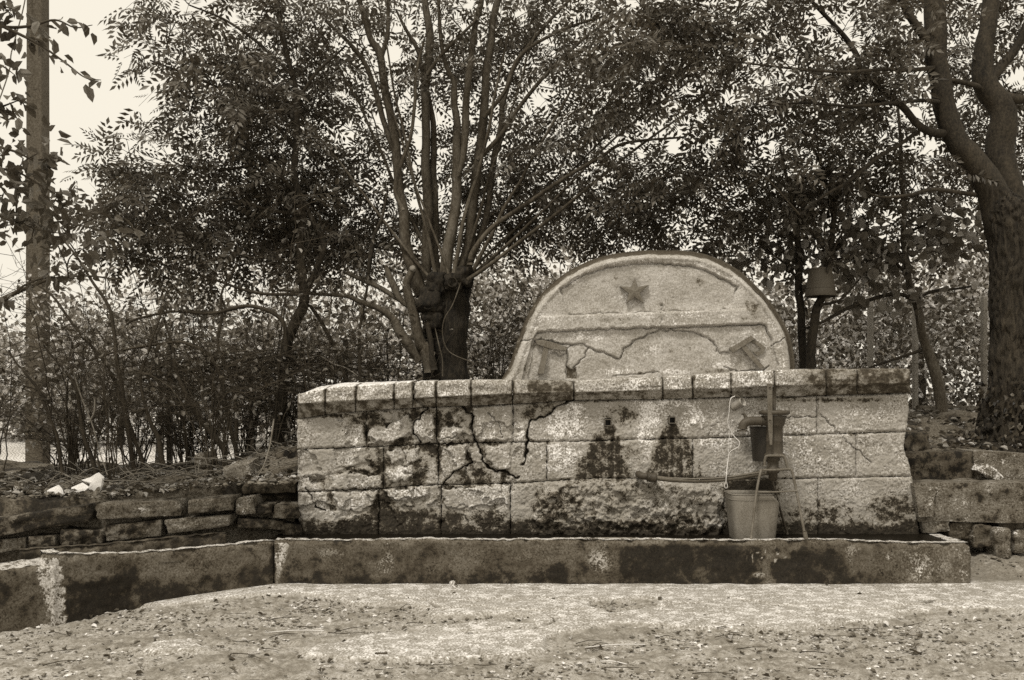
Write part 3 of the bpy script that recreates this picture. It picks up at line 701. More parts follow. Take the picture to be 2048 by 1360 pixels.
def st_main(px, py, top):
    n = fbm2(px / 45., py / 30., 4)
    d = .22 + .9 * (n - .5)
    d = d + .25 * ss(1115, 1165, py) * ss(1800, 1700, px)
    d = np.maximum(d, (.55 + .4 * n) * ss(1224, 1248, px + (vn2(py / 9., px / 9.) - .5) * 14) * ss(1580, 1480, px) * ss(1086, 1094, py))
    d = np.maximum(d, .8 * ss(1440, 1500, px) * ss(1740, 1640, px) * ss(1086, 1110, py) * ss(.3, .6, n + .12))
    d = np.maximum(d, .95 * blob(px, py, 1115, 1150, 26, 26, 2)); d = np.maximum(d, .5 * blob(px, py, 610, 1125, 40, 30))
    d = np.maximum(d, ss(1160, 1172, py) * .6)
    d = d * (1 - .55 * ss(1760, 1830, px))
    l = .5 * ss(540, 556, px) * ss(586 - (py - 1085) * .25, 574 - (py - 1085) * .25, px) + .42 * blob(px, py, 775, 1125, 26, 40) + .45 * blob(px, py, 1200, 1120, 36, 40) + .4 * blob(px, py, 1700, 1110, 20, 30) + .36 * blob(px, py, 660, 1105, 40, 16) + .34 * blob(px, py, 1850, 1125, 80, 40) + .3 * blob(px, py, 1040, 1120, 40, 30)
    l = np.maximum(l, .55 * blob(px, py, 1515, 1150, 24, 10)); l = np.maximum(l, .75 * ss(.66, .72, vn2(px / 5., py / 5.)) * blob(px, py, 1530, 1115, 55, 20))
    l = np.where(top, .62, l * (py > 1084)); d = np.where(top, .05, d * ss(.8, .2, l))  # rim top paler than the damp face: light from above painted in
    return d, l
def gp(px, py, Y): q = P(px, py, Y); return q[0], q[2]
xl, xr = gp(549, 0, YT)[0], gp(1945, 0, YT)[0]
zs = [gp(549, 1080, YT)[1], gp(1235, 1079, YT)[1], gp(1600, 1081, YT)[1], gp(1945, 1086, YT)[1]]
trough = empty("water_trough", ((xl + xr) / 2, YT + .3, 0), "long low concrete trough, dark with damp, running under the fountain wall", "trough")
path = [(xl, YT), (gp(1235, 0, YT)[0], YT), (gp(1600, 0, YT)[0], YT), (xr - .02, YT), (xr, YT + .02), (xr + .015, YT + .6)]
ztops = zs[:3] + [zs[3] + .002, zs[3], zs[3] - .005]
sweep("rim_wall", path, .105, ztops, [-.08] * 6, M['trough'], trough, st_main, seed=2)
wv = MB(); wv.add([(xl - .1, YT + .05, .322), (xr - .05, YT + .05, .322), (xr - .05, YW + .03, .322), (xl - .1, YW + .03, .322)], [(0, 1, 2, 3)])
wat = wv.build("water", M['water'], None); tag(wat, "dark still water filling the long trough", kind="structure"); wat["category"] = "water"

XL, YL = gp(98, 0, 6.6)[0], 6.6
def st_left(px, py, top):
    n = fbm2(px / 45., py / 30. + 20, 4); d = .18 + .8 * (n - .5) + .55 * ss(1120, 1160, py - (545 - px) * .06 + (n - .5) * 30)
    d = np.maximum(d, .9 * ss(535, 542, px) * ss(558, 550, px) * (py > 1088) * ss(1170, 1140, py))
    edge = 118 + (py - 1110) * .12 + (vn2(py / 8., px / 8.) - .5) * 16
    l = .75 * ss(edge + 4, edge - 4, px) * ss(1112, 1120, py) * ss(1262, 1240, py); l = np.maximum(l, .3 * blob(px, py, 275, 1150, 8, 30))
    l = np.where(top, .66, l); d = np.where(top, .05, d * ss(.6, .2, l))  # rim top lightened here too, overhead light put into the colour
    return d, l
lt_ = empty("angled_trough", ((XL + xl) / 2, 7.1, 0), "stained concrete trough section angled off beside the long trough's corner", "trough")
LP = [(XL - .13, YL + .12, .375), (XL - .02, YL, .375)] + [tuple(P(a_, b_, c_)) for a_, b_, c_ in ((264, 1104, 6.98), (360, 1100, 7.14), (411, 1095, 7.22), (520, 1082, 7.39))] + [(xl - .01, YT - .01, zs[0] + .002), (xl + .01, YT + .05, zs[0])]
sweep("rim_wall", [(p_[0], p_[1]) for p_ in LP], .10, [p_[2] for p_ in LP], [-.22, -.22, -.18, -.14, -.12, -.09, -.08, -.08], M['trough'], lt_, st_left, seed=9)
def st_back(px, py, top):
    n = fbm2(px / 30., py / 20., 4); return .45 + .6 * (n - .5), np.where(top, .3, .5 * blob(px, py, 283, 1090, 9, 9))  # paler top row: overhead light in the colour
qa, qb = P(40, 1100, 7.0), P(453, 1068, 7.66)
sweep("back_wall", [(qa[0], qa[1]), (qb[0], qb[1])], .1, [qa[2], qb[2]], [.1, .1], M['trough'], lt_, st_back, seed=14, nz=16)
bt = MB(); bt.add([(XL - .1, YL + .1, .24), (xl, YT + .05, .24), (xl + .1, 8.0, .24), (qa[0] - .1, 7.1, .24)], [(0, 1, 2, 3)])
wat2 = bt.build("water", M['water'], None); tag(wat2, "dark water in the angled trough section", kind="structure"); wat2["category"] = "water"
def st_end(px, py, top):
    n = fbm2(px / 30., py / 25. + 3, 4); l = .7 * ss(62, 92, px + (py - 1150) * -.22 + (n - .5) * 24); return np.where(top, 0, .35 + .9 * (n - .5) - l), np.where(top, .6, l + .25 * blob(px, py, 25, 1215, 50, 20))  # kerb top lightened likewise, overhead light in the colour
q0, q1 = P(-130, 1170, 6.22), P(112, 1150, 6.63)
lb = sweep("broken_kerb", [(q0[0], q0[1]), (q1[0], q1[1])], .34, [.28, .305], [-.25, -.25], M['trough'], None, st_end, seed=22)
tag(lb, "broken low concrete kerb with a pale mortar smear at the angled trough's end", "kerb")

# ------------------------------------------------------------------ stones
def cube_pts(n):
    t = np.linspace(-1, 1, n); a, b = np.meshgrid(t, t, indexing='ij'); one = np.ones_like(a)
    V = []; Q = []; k = 0
    for ax, sg in ((0, 1), (0, -1), (1, 1), (1, -1), (2, 1), (2, -1)):
        c = [None] * 3; c[ax] = one * sg; o = [i for i in range(3) if i != ax]; c[o[0]] = a; c[o[1]] = b
        V.append(np.stack(c, -1).reshape(-1, 3)); fl = (sg > 0) == (ax == 1)
        Q.append(gridfaces(n, n, k, flip=fl)); k += n * n
    return np.vstack(V), np.vstack(Q)
def stone(name, quad, Y, depth, mat, parent=None, round_=.35, rough=.05, seed=0, n=13, dark=.3, light=.1, topdrop=0.0):
    """quad: TL,TR,BR,BL in photo pixels on the front plane (Y per corner or one value)"""
    U, Q = cube_pts(n)
    L = (np.abs(U) ** 5).sum(1) ** (1 / 5.); sph = U / L[:, None]
    U = U * (1 - round_) + sph * round_
    Ys = np.broadcast_to(np.asarray(Y, float), (4,))
    c = [P(q[0], q[1], y) for q, y in zip(quad, Ys)]
    u = ((U[:, 0] + 1) / 2)[:, None]; v = ((1 - U[:, 2]) / 2)[:, None]
    V = (c[0] * (1 - u) + c[1] * u) * (1 - v) + (c[3] * (1 - u) + c[2] * u) * v
    V[:, 1] += (U[:, 1] + 1) / 2 * depth
    V[:, 2] += topdrop * (U[:, 1] + 1) / 2
    size = min(np.linalg.norm(c[1] - c[0]), np.linalg.norm(c[3] - c[0]))
    cen = V.mean(0); dr = V - cen; dr /= np.linalg.norm(dr, axis=1)[:, None] + 1e-9
    f = fbm3(V * (2.2 / max(size, .05)) + seed * 3.7, 4) - .5
    V = V + dr * (f * 2 * rough * max(size, .08) * 2.2)[:, None]
    px, py = topx(V); g = fbm2(px / 14. + seed * 5, py / 14., 3)
    dk = dark + 1.0 * (g - .5); lt = light + .7 * (fbm2(px / 20. + seed, py / 20. + 40, 3) - .5)
    return mk(name, V, Q, mat, parent, {"dark": dk, "light": lt})
rw = empty("retaining_wall", (-3.0, 7.6, .3), "low dry-stone retaining wall of long weathered slabs behind the angled trough", "retaining wall")
LS = [([(-60, 1046), (172, 1010), (180, 1042), (-60, 1082)], .55), ([(186, 1009), (362, 1000), (365, 1031), (193, 1040)], .1), ([(374, 1001), (462, 994), (465, 1020), (373, 1029)], .2),
      ([(471, 998), (505, 993), (511, 1027), (471, 1030)], .05), ([(514, 1010), (545, 1008), (544, 1026), (514, 1030)], .5), ([(547, 1010), (590, 1010), (596, 1037), (544, 1037)], .3),
      ([(-60, 1086), (51, 1074), (52, 1098), (-60, 1112)], .2), ([(55, 1073), (109, 1071), (110, 1094), (55, 1097)], .5), ([(119, 1058), (204, 1062), (204, 1087), (117, 1094)], .5),
      ([(206, 1052), (322, 1039), (324, 1072), (209, 1083)], .3), ([(327, 1040), (462, 1029), (462, 1052), (332, 1069)], .12), ([(474, 1036), (564, 1042), (572, 1060), (474, 1056)], .45), ([(560, 1045), (602, 1050), (604, 1072), (565, 1070)], .6)]
for i, (q, dk) in enumerate(LS):
    ys = [rwy(p[0]) + (.02 if i >= 6 else 0) + .03 * math.sin(i * 2.3) for p in q]
    stone("stone", q, ys, .34, M['stone'], rw, .26, .085, i + 1, 17, dk + .1, .12 if dk < .2 else 0)
stone("stone", [(486, 966), (592, 962), (592, 986), (482, 988)], [7.95, 8.1, 8.1, 7.95], .3, M['stone_dark'], rw, .4, .12, 40, 15, .4)
mortar = MB(); pts = [P(p, 0, rwy(p) + .16)[:2] for p in (-80, 100, 300, 470, 590)]
for a, b in zip(pts[:-1], pts[1:]):
    a = np.array(a); b = np.array(b)
    V = [(a[0], a[1], 0), (b[0], b[1], 0), (b[0], b[1], .56), (a[0], a[1], .52), (a[0], a[1] + .2, 0), (b[0], b[1] + .2, 0), (b[0], b[1] + .2, .56), (a[0], a[1] + .2, .52)]
    mortar.add(V, [(0, 1, 2, 3), (3, 2, 6, 7), (4, 7, 6, 5)])
mortar.build("earth_fill", M['soil'], rw, smooth=False)

b = stone("stone_block", [(444, 938), (497, 928), (506, 969), (452, 977)], 8.15, .34, M['stone'], None, .15, .06, 51, 15, .15, .15, .04)
tag(b, "squared tilted stone block lying on the earth above the retaining wall", "stone")
b = stone("round_stone", [(386, 908), (424, 904), (427, 938), (386, 938)], 8.9, .2, M['stone'], None, .9, .1, 52, 13, .25, .1)
tag(b, "rounded boulder half sunk among the bare shrub stems", "stone")
b = stone("small_stone", [(391, 957), (406, 956), (407, 971), (392, 972)], 8.2, .07, M['stone'], None, .8, .12, 53, 9, .0, .5)
tag(b, "small pale stone with a dry stalk against it on the earth bank", "stone")
b = stone("rubble_stone", [(28, 962), (47, 962), (47, 982), (26, 984)], 7.9, .1, M['stone'], None, .7, .15, 54, 9, .1, .4)
tag(b, "pale lumpy rubble stone on the bank beside the white shards", "stone")
b = stone("mossy_stone", [(545, 905), (595, 900), (598, 950), (548, 955)], 8.7, .3, M['stone_dark'], None, .7, .15, 55, 11, .5)
tag(b, "dark mossy boulder tucked against the fountain wall's end on the bank", "stone")

def shard(poly, Y, thick, lean, label, mat, name="pottery_shard"):
    p = np.array(poly, float); n = len(p); A = P3(p[:, 0], p[:, 1], Y)
    zmin = A[:, 2].min(); A[:, 1] += (A[:, 2] - zmin) * lean
    c = A.mean(0); Bk = A + np.array([0.01, thick, .006])
    V = np.vstack([A, c + np.array([0, -.012, 0]), Bk, c + np.array([0, thick - .012, 0])])
    T = [(i, (i + 1) % n, n) for i in range(n)] + [(n + 1 + (i + 1) % n, n + 1 + i, 2 * n + 1) for i in range(n)]
    Q = [(i, n + 1 + i, n + 1 + (i + 1) % n, (i + 1) % n) for i in range(n)]
    o = mk(name, V, [Q, T], mat, None, smooth=False); tag(o, label, "shard"); return bevel(o, .003)
shard([(84, 988), (95, 979), (109, 972), (118, 980), (124, 991), (104, 989)], 7.75, .02, .5, "low triangular white pottery shard on the earth bank", M['shard'])
shard([(138, 976), (155, 968), (172, 977), (166, 984), (160, 991), (141, 984)], 7.78, .02, .6, "five-sided flat white pottery shard between the other two", M['shard'])
shard([(160, 961), (176, 956), (190, 947), (202, 957), (201, 972), (196, 985), (176, 980), (178, 968)], 7.85, .025, .2, "large upright jagged white pottery shard on the bank", M['shard'])
shard([(155, 995), (180, 990), (186, 976), (192, 990), (206, 984), (200, 994), (185, 1000), (165, 998)], 7.72, .03, .8, "grey curved broken tile lying below the white shards", M['stone'], "broken_tile")

rr = empty("stone_terrace", (4.0, 8.2, .2), "stepped terrace of big rough slabs at the fountain wall's free end under the ash trunk", "retaining wall")
RS = [([(1808, 906), (1950, 903), (1962, 964), (1818, 964)], 8.32, .5, 'stone_dark', .2, .09, .45), ([(1944, 901), (2075, 908), (2075, 964), (1952, 964)], 8.30, .6, 'stone', .2, .05, .12),
      ([(1950, 940), (1972, 926), (2010, 953), (2002, 965)], 8.22, .12, 'stone', .5, .12, -.4), ([(1820, 966), (2095, 965), (2095, 1046), (1836, 1044)], 7.98, .7, 'stone', .16, .045, .25),
      ([(1828, 972), (1874, 975), (1866, 1034), (1838, 1036)], 7.94, .15, 'stone', .3, .05, .05), ([(1842, 1036), (1900, 1034), (1903, 1064), (1846, 1068)], 8.0, .25, 'stone', .6, .12, .25),
      ([(1900, 1044), (1950, 1046), (1952, 1080), (1896, 1078)], 8.02, .25, 'stone_dark', .6, .12, .2), ([(1947, 1050), (1988, 1050), (1990, 1094), (1946, 1096)], 7.98, .25, 'stone_dark', .6, .12, .3),
      ([(1986, 1058), (2026, 1056), (2024, 1120), (1994, 1122)], 7.93, .25, 'stone', .7, .08, .2), ([(2028, 1062), (2066, 1060), (2066, 1106), (2030, 1108)], 7.97, .25, 'stone', .7, .1, .2),
      ([(1996, 1044), (2050, 1044), (2050, 1064), (2000, 1066)], 8.05, .25, 'stone_dark', .6, .1, .3)]
for i, (q, Y, dp, mt, rd, rg, dk) in enumerate(RS): stone("slab" if i in (0, 1, 3) else "stone", q, Y, dp, M[mt], rr, rd, rg, 60 + i, 17 if i in (0, 1, 3) else 13, dk, .5 if i == 2 else .12)
b = stone("mossy_stone", [(1810, 866), (1864, 864), (1868, 905), (1808, 906)], 8.55, .3, M['stone_dark'], None, .7, .12, 80, 13, .5)
tag(b, "mossy hump-backed stone resting on the upper slab beside the fountain wall", "stone")
b = stone("standing_pebble", [(900, 1164), (911, 1163), (916, 1186), (902, 1184)], 7.30, .05, M['stone'], None, .7, .1, 81, 9, -.2, .5)
tag(b, "finger-sized pale stone standing on end against the trough's foot", "stone")

# ------------------------------------------------------------------ hand pump
YPUMP = 7.72
def pp(px, py, dy=0.0): return P(px, py, YPUMP + dy)
pb = pp(1549, 1072)
pump = empty("hand_pump", (pb[0], YPUMP, pb[2]), "rusty cast-iron hand pump with tall lever on a pipe stand over the trough", "pump")
sc_ = F / YPUMP
def prof(cx_, rows): return [(r / sc_, P(0, y, YPUMP)[2]) for r, y in rows]
c = pp(1549, 0)
m_ = MB(); m_.lathe([(.001, prof(0, [(0, 914)])[0][1])] + prof(0, [(20, 914), (20, 909), (17.5, 907), (16.6, 904), (16.2, 885), (16.6, 884), (16.6, 880), (16.2, 879), (16.2, 853), (19, 851), (19.4, 850), (22, 838), (25, 831)]) + [(.001, P(0, 831, YPUMP)[2])], (c[0], YPUMP, 0), sides=32)
body = m_.build("pump_body", M['iron'], pump)
m_ = MB(); m_.lathe([(.001, P(0, 830, YPUMP)[2])] + prof(0, [(25, 830), (30, 828), (30.5, 825), (30, 822), (27, 821)]) + [(.001, P(0, 820, YPUMP)[2])], (c[0], YPUMP, 0), sides=36); m_.build("flange", M['iron'], pump)
m_ = MB(); pts = [pp(1540, 842), pp(1515, 842), pp(1497, 843), pp(1488, 848), pp(1485, 856), pp(1485, 863)]
m_.tube(spline(pts, 22), np.interp(np.linspace(0, 1, 22), [0, .5, .8, 1], [9.5, 8.8, 9, 9.8]) / sc_, 20); sp = m_.build("spout", M['iron'], pump)
m_ = MB(); m_.tube([pp(1474, 862), pp(1496, 862)], 1.5 / sc_, 6); m_.build("spout_lip", M['iron'], sp)
m_ = MB(); m_.tube(spline([pp(1492, 837), pp(1490, 831), pp(1487, 827), pp(1483, 829)], 6), np.linspace(4, 1.5, 6) / sc_, 8); m_.build("hook", M['iron'], sp)
m_ = MB()
for t in (1524,): m_.tube([pp(t - 1, 842), pp(t + 1, 842)], 10.6 / sc_, 20)
m_.build("spout_collar", M['iron'], sp)
m_ = MB(); lev = np.array([pp(1539, 767, -.10), pp(1539.5, 790, -.10), pp(1540, 830, -.10), pp(1541, 865, -.10), pp(1542, 890, -.10)]); wd = [5.2, 5.0, 4.8, 4.2, 2.2]
for a, b_, w0, w1 in zip(lev[:-1], lev[1:], wd[:-1], wd[1:]):
    V = [a + (-w0 / sc_, -.006, 0), a + (w0 / sc_, -.006, 0), b_ + (w1 / sc_, -.006, 0), b_ + (-w1 / sc_, -.006, 0), a + (-w0 / sc_, .008, 0), a + (w0 / sc_, .008, 0), b_ + (w1 / sc_, .008, 0), b_ + (-w1 / sc_, .008, 0)]
    m_.add(V, [(0, 3, 2, 1), (4, 5, 6, 7), (0, 4, 7, 3), (1, 2, 6, 5), (0, 1, 5, 4), (3, 7, 6, 2)])
bevel(m_.build("lever", M['iron_leg'], pump, smooth=False), .003)
m_ = MB(); m_.tube([pp(1548.5, 772), pp(1548.5, 824)], 3.6 / sc_, 12); m_.build("piston_rod", M['iron'], pump)
for yy_, rr2 in ((776, 2.5), (842, 3)):
    m_ = MB(); m_.tube([pp(1540, yy_, -.11), pp(1540, yy_, .01)], rr2 / sc_, 8); m_.build("pivot_bolt", M['iron'], pump)
m_ = MB(); m_.lathe(prof(0, [(14, 914), (14, 920), (11, 922), (11, 934), (13, 935), (13, 945), (9, 947), (9, 960), (4, 962)]), (c[0] - 3 / sc_, YPUMP, 0), sides=20); m_.build("coupling", M['iron'], pump)
def bar(nm, pts, r, mat=M['iron_leg'], n=None): 
    q = MB(); q.tube(spline(pts, n or 4 * len(pts)), r / sc_, 10); return q.build(nm, mat, pump)
bar("top_bracket", [pp(1529, 932, -.07), pp(1530, 918, -.07), pp(1534, 912, -.07), pp(1550, 911.5, -.07), pp(1566, 912, -.07), pp(1570, 918, -.07), pp(1576, 938, -.07)], 2.6)
bar("leg", [pp(1552, 940, -.08), pp(1526, 940.5, -.08), pp(1521, 944, -.10), pp(1513, 984, -.15), P(1507.5, 1029, 7.53), P(1502, 1079, 7.49)], 2.5)
bar("leg", [pp(1552, 940, -.08), pp(1578, 938.5, -.08), pp(1584, 942, -.09), pp(1593, 983, -.11), P(1602, 1030, 7.53), P(1612, 1081, 7.47)], 2.6)
bar("leg", [pp(1538, 945, .05), pp(1544, 962, .07), pp(1552, 990, .10), P(1565, 1035, 7.88), P(1575, 1068, 7.92)], 2.4, M['iron'])
bar("crossbar", [pp(1512, 984, -.15), pp(1550, 984, -.14), pp(1594, 982, -.12)], 1.8)
bar("foot_sleeve", [P(1609, 1062, 7.475), P(1613, 1082, 7.465)], 4.2)

# black bucket hung behind the pump, pale broken bucket in the trough, hose, tin can, string, wires
def bucket(nm, c, rb, rt, h, mat, label, cut=None, axis_up=1, wall=.004, rings=(), group=None, pw=2.0):
    def sq(t_): return (np.abs(np.cos(t_)) ** pw + np.abs(np.sin(t_)) ** pw) ** (-1 / pw)
    e = empty(nm, c, label, "bucket", group)
    sides = 48; th = np.arange(sides) / sides * 2 * np.pi; nr = 16
    V = []
    for side in (0, 1):
        for i in range(nr):
            t = i / (nr - 1) if side == 0 else 1 - i / (nr - 1)
            r = rb + (rt - rb) * t - wall * side
            z = h * t
            zz = np.full(sides, max(z, .004 * side))
            if cut is not None: zz = np.minimum(zz, cut(th) * h)
            rr_ = (rb + (rt - rb) * zz / h - wall * side) * sq(th)
            V.append(np.stack([np.cos(th) * rr_, np.sin(th) * rr_, zz * axis_up], -1))
    V = np.array(V); q = MB(); q.add(V + np.array(c), gridfaces(2 * nr, sides, wrap=True, flip=True))
    q.add(np.array([(math.cos(x) * rb * .995 * sq(x), math.sin(x) * rb * .995 * sq(x), .002 * axis_up) for x in th] + [(0, 0, .002 * axis_up)]) + np.array(c), T=[(sides, i, (i + 1) % sides) for i in range(sides)])
    q.build("bucket_body", mat, e)
    for hh, dr, tk in rings:
        q = MB(); r = rb + (rt - rb) * hh; a = [np.array(c) + (math.cos(x) * (r + dr) * sq(x), math.sin(x) * (r + dr) * sq(x), h * hh * axis_up) for x in np.linspace(0, 2 * np.pi, 49)]
        if cut is not None: a = [p_ for p_, x in zip(a, np.linspace(0, 2 * np.pi, 49)) if cut(np.array([x % (2 * np.pi)]))[0] > hh - .01]
        if cut is not None:   # start the open rim beside the break
            ang = [math.atan2(p_[1] - c[1], p_[0] - c[0]) for p_ in a]; a = [p_ for _, p_ in sorted(zip([(x + .45) % (2 * np.pi) for x in ang], a), key=lambda z: z[0])]
        q.tube(a, tk, 6, cap=cut is not None); q.build("rim", mat, e)
    return e
def cutf(th):
    a = np.abs(((th + .45 + np.pi) % (2 * np.pi)) - np.pi); return np.where(a < .62, .70 + .30 * np.clip((a - .1) / .52, 0, 1), 1.0)
c = P(1504, 1074, 7.80); c[2] = .315
bucket("broken_bucket", c, 40.5 / F * 7.80, 49.5 / F * 7.80, P(0, 985, 7.80)[2] - .315, M['pale_plastic'], "pale plastic bucket with a broken rim standing in the trough under the pump", cutf, rings=[(.995, 0, .004), (.88, .001, .0025)], pw=5.0)
c = P(1532, 922, 7.86)
bk_ = bucket("hanging_bucket", c, 26 / F * 7.86, 32 / F * 7.86, P(0, 853, 7.86)[2] - c[2], M['dark_plastic'], "small black bucket hanging behind the hand pump below its spout", rings=[(.99, .001, .004)])
q = MB(); c2 = P(1532, 853, 7.86); r_ = 32 / F * 7.86
q.tube(spline([c2 + (-r_, 0, 0), c2 + (-r_ * .6, -.05, .05), pp(1520, 833), c2 + (r_ * .4, -.03, .05), c2 + (r_, 0, 0)], 16), .002, 5); q.build("bail_handle", M['wire'], bk_)
c = P(1641, 537, 9.5)
hb = bucket("upturned_bucket", c, 22 / F * 9.5, 31 / F * 9.5, c[2] - P(0, 593, 9.5)[2], M['grey_plastic'], "upturned grey bucket hung on the thin forked tree behind the pediment", axis_up=-1, rings=[(.99, .001, .005), (.72, .001, .003), (.06, .001, .003)])

hose_e = empty("water_hose", P(1430, 950, 7.85), "stiff ribbed hose running level from the wall to the pump's foot", "hose")
q = MB(); hp = spline([P(1296, 953, 7.88), P(1340, 959, 7.85), P(1400, 961, 7.82), P(1460, 957, 7.79), P(1515, 948, 7.75), P(1550, 942, 7.73)], 60)
q.tube(hp, 5.0 / F * 7.8, 12); q.build("hose_line", M['hose'], hose_e)
q = MB(); q.tube(spline([P(1294, 954, 7.88), P(1313, 956, 7.865)], 6), 9 / F * 7.85, 16)
for t in np.linspace(1295, 1312, 6): q.tube([P(t - .8, 954 + (t - 1294) * .1, 7.875), P(t + .8, 954 + (t - 1294) * .1, 7.875)], 9.8 / F * 7.85, 16)
q.build("hose_connector", M['iron'], hose_e)
q = MB(); q.tube(spline([P(1296, 953, 7.88), P(1284, 952, 7.89), P(1278, 949, 7.93), P(1277, 948, 8.03)], 12), 7 / F * 7.9, 12); q.build("elbow", M['iron'], hose_e)
q = MB(); q.tube(spline([P(1345, 956, 7.835), P(1400, 957.5, 7.80), P(1460, 953.5, 7.77), P(1530, 943, 7.72)], 30), 1.2 / F * 7.8, 6); q.build("strap", M['twig_pale'], hose_e)

ce = empty("tin_mug", P(1476, 809, 7.85), "dented tin can tied up as a mug beside the pump", "mug")
ax = P(1488, 803, 7.80) - P(1464, 815, 7.88); ax /= np.linalg.norm(ax); L = .105; r = 9.3 / F * 7.85; c0_ = P(1476, 809, 7.85) - ax * L / 2
q = MB(); q.lathe([(.001, .004), (r * .96, .004), (r, 0), (r, .008), (r * .975, .012), (r * .975, L - .012), (r, L - .008), (r, L), (r * .93, L), (r * .93, .01), (.001, .01)], c0_, ax, 28); q.build("can", M['tin'], ce)
q = MB(); q.tube(spline([P(1457, 803, 7.9), P(1465, 796, 7.86), P(1474, 791, 7.85), P(1482, 797, 7.83), P(1489, 803, 7.82)], 16), .0016, 5); q.build("wire_handle", M['wire'], ce)
q = MB(); q.tube(spline([P(1489, 806, 7.81), P(1500, 814, 7.78), P(1508, 816, 7.75), P(1519, 823, 7.72)], 14), .0018, 5)
wo = q.build("tie_wire", M['wire']); tag(wo, "thin dark wire tying the tin mug to the pump flange", "wire")
q = MB(); q.tube(spline([P(1457, 781, 7.93), P(1462, 788, 7.9), P(1470, 795, 7.86), P(1480, 801, 7.84)], 12), .0016, 5)
wo = q.build("hanging_wire", M['wire']); tag(wo, "short dark wire from the coping down to the tin mug", "wire")
q = MB(); q.tube(spline([P(1470, 792, 7.85), P(1461, 799, 7.84), P(1458, 827, 7.85), P(1456, 848, 7.86), P(1468, 872, 7.85), P(1479, 884, 7.83), P(1476, 894, 7.83), P(1460, 904, 7.83), P(1456, 921, 7.82), P(1453, 947, 7.76), P(1452, 962, 7.75)], 60), .0038, 5)
q.tube(spline([P(1458, 830, 7.86), P(1459, 860, 7.87), P(1457, 905, 7.85)], 14), .002, 4)
q.tube(spline([P(1452, 960, 7.75), P(1449, 972, 7.75), P(1452, 977, 7.75), P(1455, 972, 7.75), P(1452, 960, 7.75)], 14), .0028, 5)
so = q.build("string", M['string']); tag(so, "white string looping down from the tin mug past the hose", "string")
q = MB(); a_, b_ = P(1190, 1074, 7.58), P(1266, 1075, 7.56); q.box((a_[0], 7.53, .33), (b_[0], 7.60, .352)); pl = bevel(q.build("wood_strip", M['twig_pale'], None, smooth=False), .003)
tag(pl, "short pale wooden strip lying along the trough's inner edge", "plank")

# ------------------------------------------------------------------ pole, cable, fences
pe_ = empty("utility_pole", (P(76, 0, 19)[0], 19, 0), "tall square grey concrete utility pole standing beyond the fence", "pole")
q = MB(); px0 = P(76, 0, 19)[0]
V = []
for z in np.linspace(0, 11, 24):
    hw = .165 - .0022 * z; V.append([(px0 - hw, 19 - hw, z), (px0 - hw * .9, 19 - hw * 1.06, z), (px0 + hw * .9, 19 - hw * 1.06, z), (px0 + hw, 19 - hw, z), (px0 + hw, 19 + hw, z), (px0 - hw, 19 + hw, z)])
q.add(np.array(V), gridfaces(24, 6, wrap=True, flip=True)); q.build("shaft", M['pole'], pe_, smooth=False)
q = MB(); q.tube([(px0 - .35, 18.9, 9.9), (px0 + .35, 18.9, 9.9)], .04, 6); q.tube([(px0, 18.8, 9.9), (px0, 19.2, 9.9)], .03, 6); q.build("crossarm", M['iron'], pe_)
q = MB(); q.tube(spline([(px0 - .1, 18.85, 9.85), P(50, 0, 18.7), P(24, 100, 18.5), P(0, 196, 18.3), P(-200, 700, 16.5)], 40), .012, 5)
cb_ = q.build("stay_cable", M['wire']); tag(cb_, "thin dark cable slanting down from the concrete pole", "cable")

def fence(x0, x1, Y, zb, zt, posts, label, pmat, slope=0.0):
    e = empty("chain_link_fence", ((x0 + x1) / 2, Y, zb), label, "fence")
    p = .036; q = MB(); nz = int((zt - zb) / p); i = 0; x = x0
    while x < x1:
        j = np.arange(nz + 1); sag = .03 * np.sin(x * 2.1)
        pts = np.stack([x + (j % 2) * p + .012 * np.sin(j * .4 + x), np.full(nz + 1, Y) + .015 * np.sin(x * 3 + j * .2) + (j % 2) * .004, zb + sag + j * p + (x - x0) * slope], -1)
        q.tube(pts, .0021, 3, cap=False); x += p
    for z in (zb + .03, (zb + zt) / 2, zt - .02):
        xs_ = np.linspace(x0, x1, 30); q.tube(np.stack([xs_, np.full(30, Y - .005), z + .02 * np.sin(xs_ * 2.1) + (xs_ - x0) * slope], -1), .0028, 4, cap=False)
    o = q.build("wire_mesh", M['fence_wire'], e); o["kind"] = "stuff"
    for px_ in posts:
        q = MB(); zz = zb + (px_ - x0) * slope; q.box((px_ - .025, Y + .03, zz - .6), (px_ + .025, Y + .10, zt + .12 + (px_ - x0) * slope)); bevel(q.build("post", pmat, e, smooth=False), .008)
    return e
fence(-5.9, -1.6, 10.4, .62, 1.92, [-5.6, -3.6, -1.75], "rusty chain-link fence behind the bare shrubs and the earth bank", M['wire'])
fence(2.75, 6.6, 11.2, 1.18, 2.45, [P(1745, 0, 11.2)[0], P(1835, 0, 11.2)[0], P(1973, 0, 11.2)[0], 6.3], "chain-link fence on pale concrete posts behind the ash trunk", M['post'])

